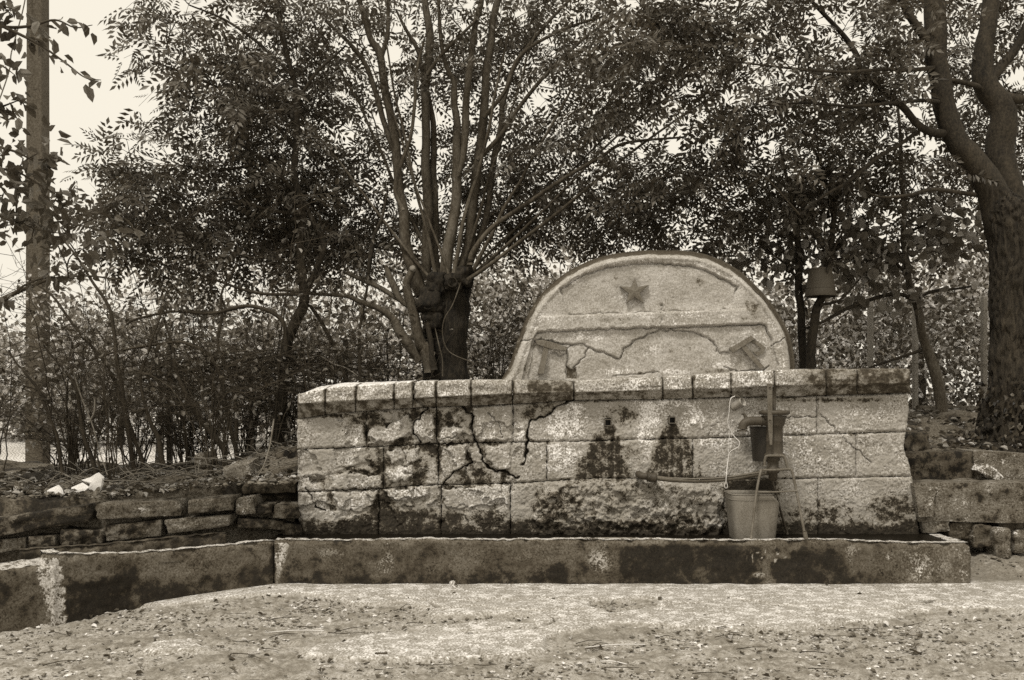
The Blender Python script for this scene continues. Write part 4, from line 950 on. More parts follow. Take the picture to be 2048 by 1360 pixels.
# ------------------------------------------------------------------ vegetation
def ash_template(npairs=4, L=.20, ll=.078, lw=.013):
    lf = []
    for i in range(npairs):
        x = L * (.25 + .65 * i / (npairs - 1))
        for sg in (-1, 1): lf.append((x, 0.004 * sg, math.radians(52) * sg, ll * (.8 + .2 * math.sin(i + 1))))
    lf.append((L, 0, 0, ll))
    V = []
    for x, y, a, l in lf:
        d = np.array([math.cos(a), math.sin(a), -.18]); n = np.array([-math.sin(a), math.cos(a), 0])
        b = np.array([x, y, 0])
        V += [b, b + d * l * .45 + n * lw + (0, 0, .006), b + d * l, b + d * l * .45 - n * lw + (0, 0, .006)]
    return np.array(V), np.arange(len(V)).reshape(-1, 4)
def broad_template(l=.10, w=.042):
    V = np.array([(0, 0, 0), (.28 * l, w, .01), (.7 * l, w * .8, .006), (l, 0, -.016), (.7 * l, -w * .8, .006), (.28 * l, -w, .01)])
    return V, np.array([(0, 1, 2, 3), (0, 3, 4, 5)])
def scatter(tpl, pos, dirs, scale, rng, upbias=.6):
    tv, tf = tpl; n = len(pos)
    x = dirs / (np.linalg.norm(dirs, axis=1)[:, None] + 1e-9)
    up = rng.normal(size=(n, 3)) * .6; up[:, 2] += upbias
    y = np.cross(up, x); y /= np.linalg.norm(y, axis=1)[:, None] + 1e-9; z = np.cross(x, y)
    R = np.stack([x, y, z], 1)
    V = np.einsum('kc,ncd->nkd', tv, R) * scale[:, None, None] + pos[:, None, :]
    Fc = (tf[None] + (np.arange(n) * len(tv))[:, None, None]).reshape(-1, tf.shape[1])
    return V.reshape(-1, 3), Fc
def clump_leaves(cent, rad, per, rng, droop=.35, flat=.7):
    """positions and directions of leaves around clump centres"""
    n = len(cent); off = rng.normal(size=(n, per, 3)) * np.array([1, 1, flat]); off *= (rad[:, None, None] * .55)
    pos = cent[:, None, :] + off
    d = off / (np.linalg.norm(off, axis=2)[..., None] + 1e-9) + rng.normal(size=off.shape) * .6; d[..., 2] -= droop
    return pos.reshape(-1, 3), d.reshape(-1, 3)
def limb(pts, Y, n=None, seed=0, wob=.012, zmul=1.0):
    """pts: (px, py, width px) along a limb at distance Y (number, or list of distances)"""
    p = np.array([q[:3] for q in pts], float); Ys = np.broadcast_to(np.asarray(Y, float), (len(p),))
    W = np.array([P(a, b, y) for (a, b, _), y in zip(p, Ys)]); r = p[:, 2] / 2 / F * Ys
    n = n or max(8, 5 * len(p)); A = spline(np.column_stack([W, r]), n)
    A[:, :3] += (np.stack([vn2(A[:, 2] * 4 + seed, np.full(n, .3)), vn2(A[:, 2] * 4 + seed, np.full(n, 7.3)), np.full(n, .5)], -1) - .5) * wob * 2
    return A[:, :3], np.maximum(A[:, 3], .002)
def add_limb(nm, pts, Y, mat, parent, sides=10, bump=.18, seed=0, n=None, wob=.012):
    c_, r_ = limb(pts, Y, n, seed, wob); q = MB(); q.tube(c_, r_, sides, bump=bump, seed=seed); q.build(nm, mat, parent); return c_, r_
def twigs_to(cent, nodes, rng, parent, mat, r0=.011, r1=.003, low=.1, tpl=None, lmat=None, nsub=0, nleaf=5, sub=(.25, .5), scale=(.6, 1.45), droop=.5):
    """branch network: each clump joins the nearest branch already grown; leaves sit along short drooping end twigs"""
    pool = np.vstack(nodes); q = MB(); cent = np.asarray(cent)
    d0 = np.array([np.min(np.linalg.norm(pool - c_, axis=1)) for c_ in cent]); lp, ld = [], []
    for c_ in cent[np.argsort(d0)]:
        d = np.linalg.norm(pool - c_, axis=1) + .8 * np.maximum(0, pool[:, 2] - c_[2] + low)
        a = pool[np.argmin(d)]; L = np.linalg.norm(c_ - a) + 1e-6
        side = rng.normal(size=3) * L * .13
        pts = spline([a, a + (c_ - a) * .35 + side + (0, 0, L * .10), a + (c_ - a) * .7 + side * .6 + (0, 0, L * .06), c_], 10)
        q.tube(pts, np.linspace(.004 + .008 * min(L, 1.2), .0035, 10), 4, cap=False); pool = np.vstack([pool, pts[3:]])
        for _ in range(nsub):
            k = rng.integers(5, 10); u = rng.normal(size=3) * (1, 1, .55) + (c_ - a) / L * .7; u /= np.linalg.norm(u); l2 = rng.uniform(*sub)
            w_ = spline([pts[k], pts[k] + u * l2 * .5 + (0, 0, .02), pts[k] + u * l2 - (0, 0, l2 * l2 * droop)], 7); q.tube(w_, np.linspace(.0032, .0015, 7), 3, cap=False)
            sg = 1
            for j in np.linspace(1.5, 6, nleaf):
                i = int(j); p_ = w_[i] + (w_[min(i + 1, 6)] - w_[i]) * (j - i); t_ = w_[min(i + 1, 6)] - w_[max(i - 1, 0)]; t_ /= np.linalg.norm(t_) + 1e-9
                n_ = np.cross(t_, (0, 0, 1)); sg = -sg; dd = t_ * .6 + n_ * sg * .9 + rng.normal(size=3) * .35; dd[2] -= .35; lp.append(p_); ld.append(dd)
            lp.append(w_[6]); ld.append(w_[6] - w_[5] + rng.normal(size=3) * .01)
    o = q.build("twigs", mat, parent); o["kind"] = "stuff"
    if nsub:
        lp, ld = np.array(lp), np.array(ld); V, Fc = scatter(tpl, lp, ld, rng.uniform(*scale, len(lp)), rng)
        o = mk("crown", V, Fc, lmat, parent, smooth=False); o["kind"] = "stuff"
    return o
def ell(rng, n, c, r, gap=.0, gs=1.2, seed=0):
    """points in an ellipsoid, thinned by noise so that gaps open"""
    out_ = []
    while len(out_) < n:
        p = rng.uniform(-1, 1, size=(n * 3, 3)); p = p[(p ** 2).sum(1) < 1]; p = p * np.array(r) + np.array(c)
        keep = fbm3(p * gs + seed, 2) > gap; out_ += list(p[keep])
    return np.array(out_[:n])
def foliage(nm, parent, cent, rad, per, tpl, mat, rng, scale=(.75, 1.2), droop=.35, flat=.7, upbias=.6):
    pos, d = clump_leaves(cent, rad, per, rng, droop, flat)
    V, Fc = scatter(tpl, pos, d, rng.uniform(*scale, size=len(pos)), rng, upbias)
    o = mk(nm, V, Fc, mat, parent, smooth=False); o["kind"] = "stuff"; return o
def PX(px, py, Y): return P(px, py, Y)
ASH = ash_template(); BROAD = broad_template()

# --- many-stemmed pollard behind the coping
rng = np.random.default_rng(5)
Yc = 10.0
t1 = empty("pollard_ash", (P(895, 0, Yc)[0], Yc, .75), "many-stemmed pollard tree with knobbly black trunk behind the fountain coping", "tree")
add_limb("trunk", [(893, 800, 96), (893, 760, 92), (892, 700, 88), (893, 640, 86), (895, 600, 88), (896, 568, 84), (896, 548, 60)], Yc, M['bark_dark'], t1, 24, .22, 3, 40)
for i, (kx, ky, kr) in enumerate(((860, 602, 24), (872, 566, 20), (926, 552, 18), (864, 640, 20), (905, 562, 18))):
    b = stone("burl", [(kx - kr, ky - kr), (kx + kr, ky - kr), (kx + kr, ky + kr), (kx - kr, ky + kr)], Yc - .28, .26, M['bark_dark'], t1, 1.0, .16, 100 + i, 13)
for kx, ky, kr in ((857, 607, 12), (905, 566, 9)):
    q = MB(); c_ = P(kx, ky, Yc - .27); q.lathe([(kr / F * Yc * 1.15, .05), (kr / F * Yc * 1.2, -.02), (kr / F * Yc, -.035), (kr / F * Yc * .7, .0), (.001, .08)], c_, (0, 1, -.2), 16); q.build("knot_hole", M['bark_dark'], t1)
STEMS = [([(846, 590, 30), (828, 540, 26), (814, 499, 24), (805, 420, 21), (800, 380, 19), (793, 304, 18), (777, 220, 17), (763, 112, 16), (743, 78, 13), (722, 17, 11), (700, -60, 8), (670, -160, 4)], 9.9),
         ([(793, 304, 14), (773, 254, 12), (753, 196, 12), (733, 135, 10), (700, 90, 8), (650, 40, 5)], 9.95),
         ([(763, 112, 11), (776, 68, 9), (780, 0, 7), (790, -100, 4)], 9.9),
         ([(856, 560, 26), (851, 530, 21), (854, 420, 20), (853, 300, 18), (853, 170, 17), (858, 68, 16), (851, 0, 14), (846, -120, 8), (850, -220, 4)], 10.05),
         ([(876, 560, 24), (872, 534, 18), (870, 420, 17), (870, 372, 16), (866, 300, 13), (862, 220, 11), (840, 120, 9), (815, 60, 7), (790, 20, 4)], 10.15),
         ([(890, 580, 30), (893, 547, 25), (904, 446, 23), (908, 423, 22), (915, 338, 20), (912, 237, 15), (908, 170, 13), (891, 135, 10), (880, 60, 8), (875, -50, 5)], 9.85),
         ([(915, 345, 17), (929, 271, 16), (932, 203, 15), (939, 135, 14), (949, 51, 12), (963, 0, 11), (980, -120, 6)], 9.85),
         ([(922, 570, 30), (928, 539, 25), (941, 446, 22), (956, 321, 20), (966, 237, 18), (973, 152, 17), (983, 68, 15), (996, 0, 14), (1015, -120, 7)], 10.0),
         ([(930, 560, 20), (938, 531, 15), (968, 446, 14), (986, 338, 13), (1000, 254, 12), (1013, 186, 11), (1030, 128, 9), (1080, 60, 7), (1140, 0, 5), (1190, -60, 3)], 10.1),
         ([(940, 530, 13), (944, 507, 11), (973, 468, 10), (1010, 436, 9), (1101, 375, 8), (1200, 315, 7), (1252, 286, 6), (1370, 274, 4)], 9.7),
         ([(956, 321, 10), (1000, 270, 9), (1060, 190, 8), (1120, 120, 7), (1190, 60, 5), (1260, 10, 3)], 9.8),
         ([(966, 237, 9), (1010, 180, 8), (1040, 110, 7), (1120, 60, 6), (1210, 30, 4)], 9.9),
         ([(853, 150, 8), (880, 110, 7), (920, 70, 6), (960, 30, 4)], 9.8),
         ([(805, 420, 8), (788, 380, 9), (800, 330, 8), (818, 280, 7), (828, 200, 7), (835, 140, 6), (850, 80, 4)], 9.6)]
nodes1 = []
rs = np.random.default_rng(21)
for i in range(10):
    x0_ = rs.uniform(846, 940); sl_ = (x0_ - 893) * .030 + rs.normal() * .45; hgt = rs.uniform(330, 640); w0_ = rs.uniform(4, 8)
    STEMS.append(([(x0_, 560, w0_ + 2), (x0_ + sl_ * hgt * .18, 560 - hgt * .25, w0_), (x0_ + sl_ * hgt * .42 + rs.normal() * 8, 560 - hgt * .6, w0_ * .75), (x0_ + sl_ * hgt * .75, 560 - hgt, w0_ * .4)], rs.uniform(9.7, 10.3)))
for i, (pts, Y) in enumerate(STEMS):
    c_, r_ = add_limb("stem", pts, Y, M['bark'], t1, 10, .12, i * 3.3, None, .02); nodes1.append(c_[c_[:, 2] > 3.0])
for pts, Y, mt in (([(858, 745, 22), (852, 700, 28), (840, 685, 24), (825, 621, 20), (810, 572, 17), (824, 540, 15)], 9.75, 'bark'), ([(842, 720, 26), (800, 662, 20), (790, 640, 16), (761, 618, 13), (720, 603, 11), (692, 592, 8), (626, 587, 6), (560, 580, 4)], 9.8, 'bark'),
               ([(828, 620, 10), (800, 600, 12), (785, 570, 14), (768, 532, 9)], 9.8, 'bark'), ([(870, 740, 14), (862, 690, 12), (852, 640, 10)], 9.7, 'bark_limb'), ([(800, 600, 10), (760, 575, 10), (725, 560, 9), (690, 545, 6)], 9.85, 'bark'),
               ([(735, 560, 9), (742, 510, 10), (752, 470, 8), (768, 430, 6), (775, 380, 4)], 9.7, 'bark_limb')):
    add_limb("cut_limb", pts, Y, M[mt], t1, 9, .2, pts[0][0], None, .015)
for kx, ky, kr in ((825, 537, 6), (809, 570, 5)):
    q = MB(); q.lathe([(.001, -.012), (kr / F * 9.7, -.012), (kr / F * 9.7, .02)], P(kx, ky, 9.72), (.3, 1, -.5), 12); q.build("saw_cut", M['cutwood'], t1)
for pts in ([P(922, 565, 9.7), P(905, 610, 9.65), P(888, 640, 9.6), P(886, 675, 9.6), P(900, 705, 9.6), P(945, 725, 9.6)], [P(870, 655, 9.6), P(878, 690, 9.55), P(885, 720, 9.55), P(885, 752, 9.55)]):
    q = MB(); q.tube(spline(pts, 24), .006, 5); q.build("sucker_shoot", M['bark'], t1)
C = np.vstack([ell(rng, 110, PX(700, 130, 10.4), (1.35, 1.1, 1.3), .30, 1.1, 1), ell(rng, 90, PX(900, 0, 10.4), (1.5, 1.2, 1.0), .30, 1.1, 2), ell(rng, 90, PX(1130, 120, 10.3), (1.05, 1.1, 1.2), .30, 1.1, 3), ell(rng, 70, PX(1200, 400, 10.5), (1.0, .8, .55), .34, 1.3, 7), ell(rng, 40, PX(1010, 450, 10.9), (.6, .6, .4), .34, 1.3, 8), ell(rng, 60, PX(670, 450, 10.9), (1.1, .6, .5), .34, 1.3, 9),
               ell(rng, 42, PX(1080, 330, 10.4), (.8, .8, .65), .42, 1.1, 4), ell(rng, 40, PX(760, 400, 10.6), (.85, .7, .5), .42, 1.1, 5), ell(rng, 30, PX(940, 260, 10.9), (.9, .4, 1.0), .42, 1.1, 6)])
C = C[rng.permutation(len(C))[:int(len(C) * .48)]]
twigs_to(C, nodes1, rng, t1, M['twig'], tpl=ASH, lmat=M['leaf'], nsub=3, nleaf=4)

# --- tree to the left, its crown over the shrubs
t2 = empty("left_ash", (P(556, 0, 9.6)[0], 9.6, .8), "slender leaning ash with leafy crown rising from the shrubs beside the wall's end", "tree")
nodes2 = []
c_, r_ = add_limb("trunk", [(552, 900, 24), (556, 870, 22), (566, 765, 22), (573, 688, 22), (592, 640, 22), (608, 604, 21), (604, 540, 18), (600, 480, 16), (606, 420, 15), (588, 350, 14), (590, 288, 13), (594, 203, 12), (584, 152, 11), (567, 68, 10), (555, 0, 8), (540, -120, 4)], 9.6, M['bark_limb'], t2, 12, .12, 31); nodes2.append(c_[c_[:, 2] > 2.6])
for i, pts in enumerate(([(608, 604, 12), (640, 520, 12), (648, 486, 11), (628, 446, 10), (600, 400, 9), (560, 350, 8), (500, 300, 6), (430, 250, 4)], [(590, 300, 8), (540, 240, 7), (470, 190, 6), (380, 150, 4), (300, 120, 3)], [(594, 203, 7), (640, 140, 6), (690, 90, 4)],
                         [(584, 152, 7), (520, 90, 6), (450, 40, 5), (380, 10, 3)], [(590, 350, 7), (520, 330, 6), (440, 340, 5), (360, 330, 3)], [(600, 430, 7), (540, 420, 6), (460, 400, 5), (390, 420, 3)])):
    c_, r_ = add_limb("limb", pts, 9.6 + .12 * math.sin(i * 2), M['bark_limb'], t2, 8, .1, i * 7, None, .02); nodes2.append(c_)
C = np.vstack([ell(rng, 92, PX(475, 110, 9.8), (.9, 1.0, .95), .40, 1.2, 11), ell(rng, 74, PX(560, 220, 9.9), (.8, .9, 1.15), .40, 1.2, 12), ell(rng, 34, PX(470, 330, 9.9), (.9, .8, .42), .40, 1.2, 13),
               ell(rng, 16, PX(375, 105, 9.8), (.26, .6, .5), .40, 1.2, 14), ell(rng, 60, PX(470, 430, 10), (1.3, .8, .45), .36, 1.2, 15), ell(rng, 26, PX(300, 340, 9.7), (.5, .5, .3), .36, 1.2, 17), ell(rng, 26, PX(330, 470, 9.6), (.6, .5, .3), .3, 1.2, 71), ell(rng, 34, PX(560, 490, 10.0), (.9, .5, .3), .3, 1.2, 72), ell(rng, 22, PX(270, 390, 9.3), (.4, .4, .3), .36, 1.2, 18), ell(rng, 5, PX(390, 185, 9.8), (.3, .4, .12), .3, 1.2, 16)])
C = C[rng.permutation(len(C))[:int(len(C) * .48)]]
twigs_to(C, nodes2, rng, t2, M['twig'], tpl=ASH, lmat=M['leaf'], nsub=3, nleaf=4)

# --- big forked ash on the right
Yr = 9.0
t3 = empty("forked_ash", (P(2015, 0, Yr)[0], Yr, 1.0), "big forked ash with furrowed trunk and ivy-clad foot above the stone terrace", "tree")
nodes3 = []
add_limb("trunk", [(2022, 930, 190), (2024, 880, 150), (2026, 830, 118), (2028, 780, 100), (2028, 700, 92), (2024, 600, 86), (2022, 500, 86), (2014, 440, 88), (2006, 410, 76), (2002, 385, 44), (2001, 375, 14)], Yr, M['bark_big'], t3, 110, .13, 5, 190)
RL = [([(2016, 500, 50), (2004, 440, 66), (1980, 375, 58), (1962, 338, 50), (1935, 305, 47), (1915, 281, 45), (1885, 210, 42), (1876, 135, 41), (1874, 68, 42), (1871, 0, 40), (1862, -100, 28), (1850, -230, 12)], 9.0, 16),
      ([(2026, 500, 50), (2026, 440, 66), (2022, 390, 60), (2010, 340, 54), (2003, 304, 54), (2002, 220, 52), (1975, 175, 48), (1964, 140, 42), (1968, 90, 36), (1980, 40, 34), (1988, -20, 30), (2000, -140, 18), (2010, -250, 8)], 9.1, 16),
      ([(1968, 185, 14), (1982, 160, 22), (1996, 145, 21), (2020, 115, 18), (2042, 72, 16), (2070, 0, 12), (2100, -80, 7)], 9.12, 10),
      ([(1990, 205, 12), (2010, 195, 20), (2040, 200, 18), (2090, 190, 14), (2160, 140, 8)], 9.12, 10),
      ([(1895, 268, 18), (1864, 264, 17), (1837, 250, 15), (1803, 210, 14), (1763, 176, 13), (1722, 142, 12), (1712, 112, 11), (1688, 74, 10), (1648, 30, 8), (1600, -20, 6), (1550, -80, 3)], 8.8, 10),
      ([(1803, 210, 9), (1760, 205, 8), (1700, 215, 8), (1630, 240, 6), (1560, 270, 5), (1500, 300, 3)], 8.6, 8),
      ([(1885, 205, 9), (1850, 200, 8), (1790, 205, 7), (1700, 212, 6), (1600, 205, 5), (1500, 215, 3)], 8.4, 8),
      ([(1835, 265, 9), (1800, 290, 8), (1750, 320, 8), (1700, 360, 6), (1650, 390, 5), (1600, 430, 3)], 8.7, 8),
      ([(1945, 390, 10), (1910, 385, 9), (1860, 380, 8), (1820, 390, 7), (1760, 395, 5), (1720, 380, 3)], 8.7, 8),
      ([(1876, 135, 9), (1830, 140, 8), (1760, 140, 7), (1680, 145, 6), (1560, 135, 5), (1440, 120, 3)], 8.2, 8),
      ([(1876, 110, 20), (1845, 70, 18), (1810, 20, 15), (1780, -40, 11), (1740, -120, 6)], 9.0, 10),
      ([(1985, 190, 8), (1965, 176, 12), (1940, 167, 11), (1905, 160, 10), (1880, 158, 6)], 9.06, 8)]
for i, (pts, Y, sd_) in enumerate(RL):
    if i >= 4 and Y < 9.0: Y = [9.0 + (Y - 9.0) * min(1.0, k_ / 2.5) for k_ in range(len(pts))]
    c_, r_ = add_limb("limb", pts, Y, M['bark_limb'], t3, sd_, .12, i * 5.1, None, .02); nodes3.append(c_[c_[:, 2] > 2.4])
C = np.vstack([ell(rng, 95, PX(1560, 90, 8.8), (1.3, 1.2, .95), .33, 1.2, 21), ell(rng, 90, PX(1380, 170, 8.9), (1.0, 1.1, 1.0), .33, 1.2, 22), ell(rng, 62, PX(1640, 260, 9.3), (1.1, 1.0, .75), .33, 1.2, 23), ell(rng, 26, PX(1400, 420, 9.9), (1.2, .6, .5), .33, 1.2, 61), ell(rng, 12, PX(1760, 450, 10.2), (1.2, .5, .5), .33, 1.2, 62),
               ell(rng, 75, PX(1900, 60, 9.9), (1.1, .7, 1.0), .41, 1.2, 24), ell(rng, 55, PX(1920, 300, 10.4), (.9, .6, .8), .42, 1.2, 25), ell(rng, 30, PX(1440, 380, 9.6), (.8, .7, .5), .41, 1.2, 26), ell(rng, 22, PX(1760, 380, 9.9), (.8, .6, .5), .40, 1.2, 27),
               ell(rng, 30, PX(1290, 60, 8.7), (.55, .8, .6), .41, 1.2, 28), ell(rng, 16, PX(1560, 420, 9.8), (.7, .5, .4), .40, 1.2, 29), ell(rng, 24, PX(2060, 250, 9.9), (.5, .5, 1.0), .40, 1.2, 30)])
C = C[rng.permutation(len(C))[:int(len(C) * .48)]]
twigs_to(C, nodes3, rng, t3, M['twig'], tpl=ASH, lmat=M['leaf_right'], nsub=3, nleaf=4)
# ivy round its foot
n = 420; th = rng.uniform(0, 2 * np.pi, n); zz = rng.uniform(0, 1, n) ** 1.6
cx_ = P(2024, 0, Yr)[0]; rad_ = (.50 - .26 * ss(0, .55, zz)) * rng.uniform(.95, 1.15, n)
pos = np.stack([cx_ + np.cos(th) * rad_, Yr + np.sin(th) * rad_, .96 + zz * .62], -1); d = np.stack([np.cos(th), np.sin(th), -1.2 + 0 * th], -1) + rng.normal(size=(n, 3)) * .5
V, Fc = scatter(broad_template(.05, .022), pos, d, rng.uniform(.6, 1.2, n), rng); o = mk("ivy", V, Fc, M['ivy'], t3, smooth=False); o["kind"] = "stuff"

# --- thin forked tree holding the upturned bucket, sapling beside it
t4 = empty("thin_forked_tree", (P(1614, 0, 9.6)[0], 9.6, 1.0), "thin double-stemmed broad-leaved tree carrying the upturned bucket", "tree")
nodes4 = []
for i, (pts, Y) in enumerate((([(1608, 800, 18), (1608, 732, 17), (1602, 640, 16), (1599, 571, 15), (1598, 500, 13), (1590, 430, 11), (1575, 360, 8), (1560, 290, 4)], 9.7), ([(1616, 800, 20), (1620, 732, 19), (1631, 629, 18), (1646, 590, 15), (1658, 521, 13), (1666, 437, 11), (1672, 400, 10), (1690, 360, 7), (1710, 300, 4)], 9.55),
                       ([(1666, 440, 8), (1658, 395, 7), (1645, 340, 6), (1620, 280, 4)], 9.55), ([(1655, 540, 7), (1668, 500, 6), (1690, 460, 4)], 9.5), ([(1640, 610, 6), (1680, 600, 5), (1720, 560, 3)], 9.5), ([(1599, 560, 6), (1560, 520, 5), (1530, 500, 3)], 9.7))):
    c_, r_ = add_limb("stem", pts, Y, M['bark_limb'], t4, 9, .1, i * 4.4); nodes4.append(c_[c_[:, 2] > 2.1])
C = np.vstack([ell(rng, 13, PX(1565, 510, 9.8), (.42, .4, .35), .36, 1.5, 31), ell(rng, 10, PX(1710, 490, 9.6), (.4, .3, .3), .36, 1.5, 32), ell(rng, 12, PX(1620, 400, 9.7), (.55, .5, .35), .36, 1.5, 33)])
foliage("crown", t4, C, rng.uniform(.16, .3, len(C)), 15, BROAD, M['leaf_broad'], rng, (.6, 1.25), .6)
twigs_to(C, nodes4, rng, t4, M['twig'], .007)
t5 = empty("leaning_sapling", (P(1884, 0, 9.8)[0], 9.8, 1.2), "pale leaning sapling between the fountain wall and the ash trunk", "tree")
nodes5 = []
for i, (pts, Y) in enumerate((([(1888, 850, 24), (1884, 820, 23), (1872, 747, 22), (1845, 671, 17), (1834, 617, 15), (1817, 552, 13), (1809, 495, 12), (1808, 440, 10), (1806, 380, 9), (1800, 277, 7), (1790, 180, 4)], 9.8), ([(1832, 600, 9), (1800, 588, 8), (1765, 592, 8), (1700, 615, 7), (1643, 645, 6), (1600, 660, 4)], 9.6),
                       ([(1836, 594, 8), (1870, 582, 7), (1910, 578, 5), (1960, 570, 3)], 9.7), ([(1815, 548, 6), (1780, 515, 5), (1740, 505, 3)], 9.7), ([(1845, 700, 7), (1800, 715, 6), (1740, 735, 4)], 9.7), ([(1808, 470, 6), (1850, 450, 5), (1900, 440, 3)], 9.8))):
    c_, r_ = add_limb("stem" if i == 0 else "limb", pts, Y, M['bark_limb'] if i else M['bark'], t5, 9, .1, i * 4.9); nodes5.append(c_[c_[:, 2] > 2.0])
C = np.vstack([ell(rng, 13, PX(1800, 480, 9.6), (.45, .4, .35), .36, 1.5, 41), ell(rng, 10, PX(1890, 470, 9.7), (.3, .4, .3), .36, 1.5, 42), ell(rng, 8, PX(1770, 585, 9.6), (.45, .3, .12), .36, 1.5, 43)])
foliage("crown", t5, C, rng.uniform(.16, .3, len(C)), 14, BROAD, M['leaf_broad'], rng, (.6, 1.25), .6)
twigs_to(C, nodes5, rng, t5, M['twig'], .007)

# --- tree just outside the frame on the left: its big-leaved branches reach in front of the pole
t6 = empty("overhanging_tree", (-4.75, 7.9, .6), "big-leaved tree whose branches reach in front of the concrete pole", "tree")
q = MB(); A = spline([(-4.75, 7.9, .5), (-4.7, 7.9, 1.6), (-4.8, 7.8, 2.8), (-4.7, 7.6, 4.2), (-4.9, 7.5, 5.6)], 30); q.tube(A, np.linspace(.13, .03, 30), 12, bump=.1); q.build("trunk", M['bark_limb'], t6)
nodes6 = []
BR = [([(-240, 60), (-60, 40), (10, 54), (60, 52), (110, 40), (150, 55), (185, 50)], 6.6), ([(-240, 60), (-60, 30), (20, 60), (80, 90), (130, 125), (170, 155), (202, 160)], 6.5), ([(-250, 330), (-60, 240), (0, 215), (44, 198)], 6.4), ([(-250, 330), (-60, 290), (20, 300), (70, 320), (110, 310)], 6.6),
      ([(-250, 420), (-60, 350), (20, 340), (80, 370), (130, 400)], 6.7), ([(-250, 430), (-60, 420), (20, 440), (80, 460), (150, 470)], 6.8), ([(-250, 560), (-60, 540), (0, 600), (50, 570), (100, 555), (180, 560)], 7.4), ([(-240, 120), (-60, 110), (0, 130), (30, 150)], 6.4), ([(-240, -20), (-60, -10), (0, 10), (30, 20)], 6.5)]
PT_, DR_ = [], []
for i, (pts, Y) in enumerate(BR):
    W = spline([P(a, b, Y) for a, b in pts], 40); q = MB(); W = np.vstack([A[np.argmin(np.linalg.norm(A - W[0], axis=1))], W]); q.tube(W, np.linspace(.016, .0025, 41), 6); q.build("branch", M['twig'], t6); nodes6.append(W)
    for w_ in W[10::1]:
        for _ in range(3 if i in (2, 3, 4, 5) else 2):
            if rng.random() < .48: PT_.append(w_ + rng.normal(size=3) * (.03, .05, .035)); dd = rng.normal(size=3); dd[2] -= .9; dd[0] += .3; DR_.append(dd)
V, Fc = scatter(broad_template(.10, .026), np.array(PT_), np.array(DR_), rng.uniform(.6, 1.1, len(PT_)), rng); o = mk("leaves", V, Fc, M['leaf_near'], t6, smooth=False); o["kind"] = "stuff"
C = np.vstack([ell(rng, 9, PX(15, 340, 6.9), (.2, .4, .4), .3, 1.5, 51), ell(rng, 16, PX(100, 450, 7.2), (.45, .5, .2), .36, 1.5, 52), ell(rng, 2, PX(10, 100, 6.7), (.12, .3, .3), .3, 1.5, 53)])
foliage("crown", t6, C, rng.uniform(.15, .25, len(C)), 12, broad_template(.10, .028), M['leaf_near'], rng, (.6, 1.1), .7)
twigs_to(C, nodes6, rng, t6, M['twig'], .006)

# --- tangle of bare shrubs over the left bank
def shrub(x, y, h, ns, spread, seed, label, leaves=40, lean=0.0, mat='twig', group="bare shrubs along the left fence"):
    rg = np.random.default_rng(seed); zb = float(bank_z(np.array(x), np.array(y))) - .05
    e = empty("bare_shrub", (x, y, zb), label, "shrub", None); q = MB(); tips = []
    for i in range(ns):
        a = rg.uniform(0, 2 * np.pi); s_ = rg.uniform(.1, 1) * spread; hh = h * rg.uniform(.5, 1.05); b0 = np.array([x + rg.normal() * .07, y + rg.normal() * .07, zb])
        tip = b0 + np.array([math.cos(a) * s_ + lean * hh, math.sin(a) * s_ * .6, hh]); mid = b0 + (tip - b0) * .5 + np.array([-math.cos(a) * s_ * .18, 0, hh * .06]) + rg.normal(size=3) * .05
        if rg.random() < .55: tip[2] -= .35 * hh; tip[0] += math.cos(a) * .3          # arching cane
        W = spline([b0, mid, tip], 16); W += rg.normal(size=W.shape) * .008
        r0 = rg.uniform(.003, .009); q.tube(W, np.linspace(r0, .0018, 16), 5, cap=False)
        for k in range(rg.integers(7, 14)):
            j = rg.integers(4, 15); d = rg.normal(size=3); d[2] = abs(d[2]) * .4 + .15; d *= rg.uniform(.2, .65) / np.linalg.norm(d)
            w2 = spline([W[j], W[j] + d * .5 + rg.normal(size=3) * .03, W[j] + d], 7); q.tube(w2, np.linspace(r0 * .45, .0012, 7), 4, cap=False); tips += [w2[-1], w2[4]]
            for _ in range(2):
                jj = rg.integers(2, 7); d2 = rg.normal(size=3) * .12; q.tube([w2[jj], w2[jj] + d2 * .6, w2[jj] + d2 + (0, 0, .02)], [.0018, .0014, .001], 3, cap=False); tips.append(w2[jj] + d2)
    o = q.build("stems", M[mat], e); o["kind"] = "stuff"
    if leaves:
        tips = np.array(tips); pk = tips[rg.integers(0, len(tips), leaves)] + rg.normal(size=(leaves, 3)) * .03
        V, Fc = scatter(broad_template(.055, .016), pk, rg.normal(size=(leaves, 3)) + (0, 0, -.3), rg.uniform(.6, 1.3, leaves), rg); o = mk("leaves", V, Fc, M['leaf_shrub'], e, smooth=False); o["kind"] = "stuff"
    return e
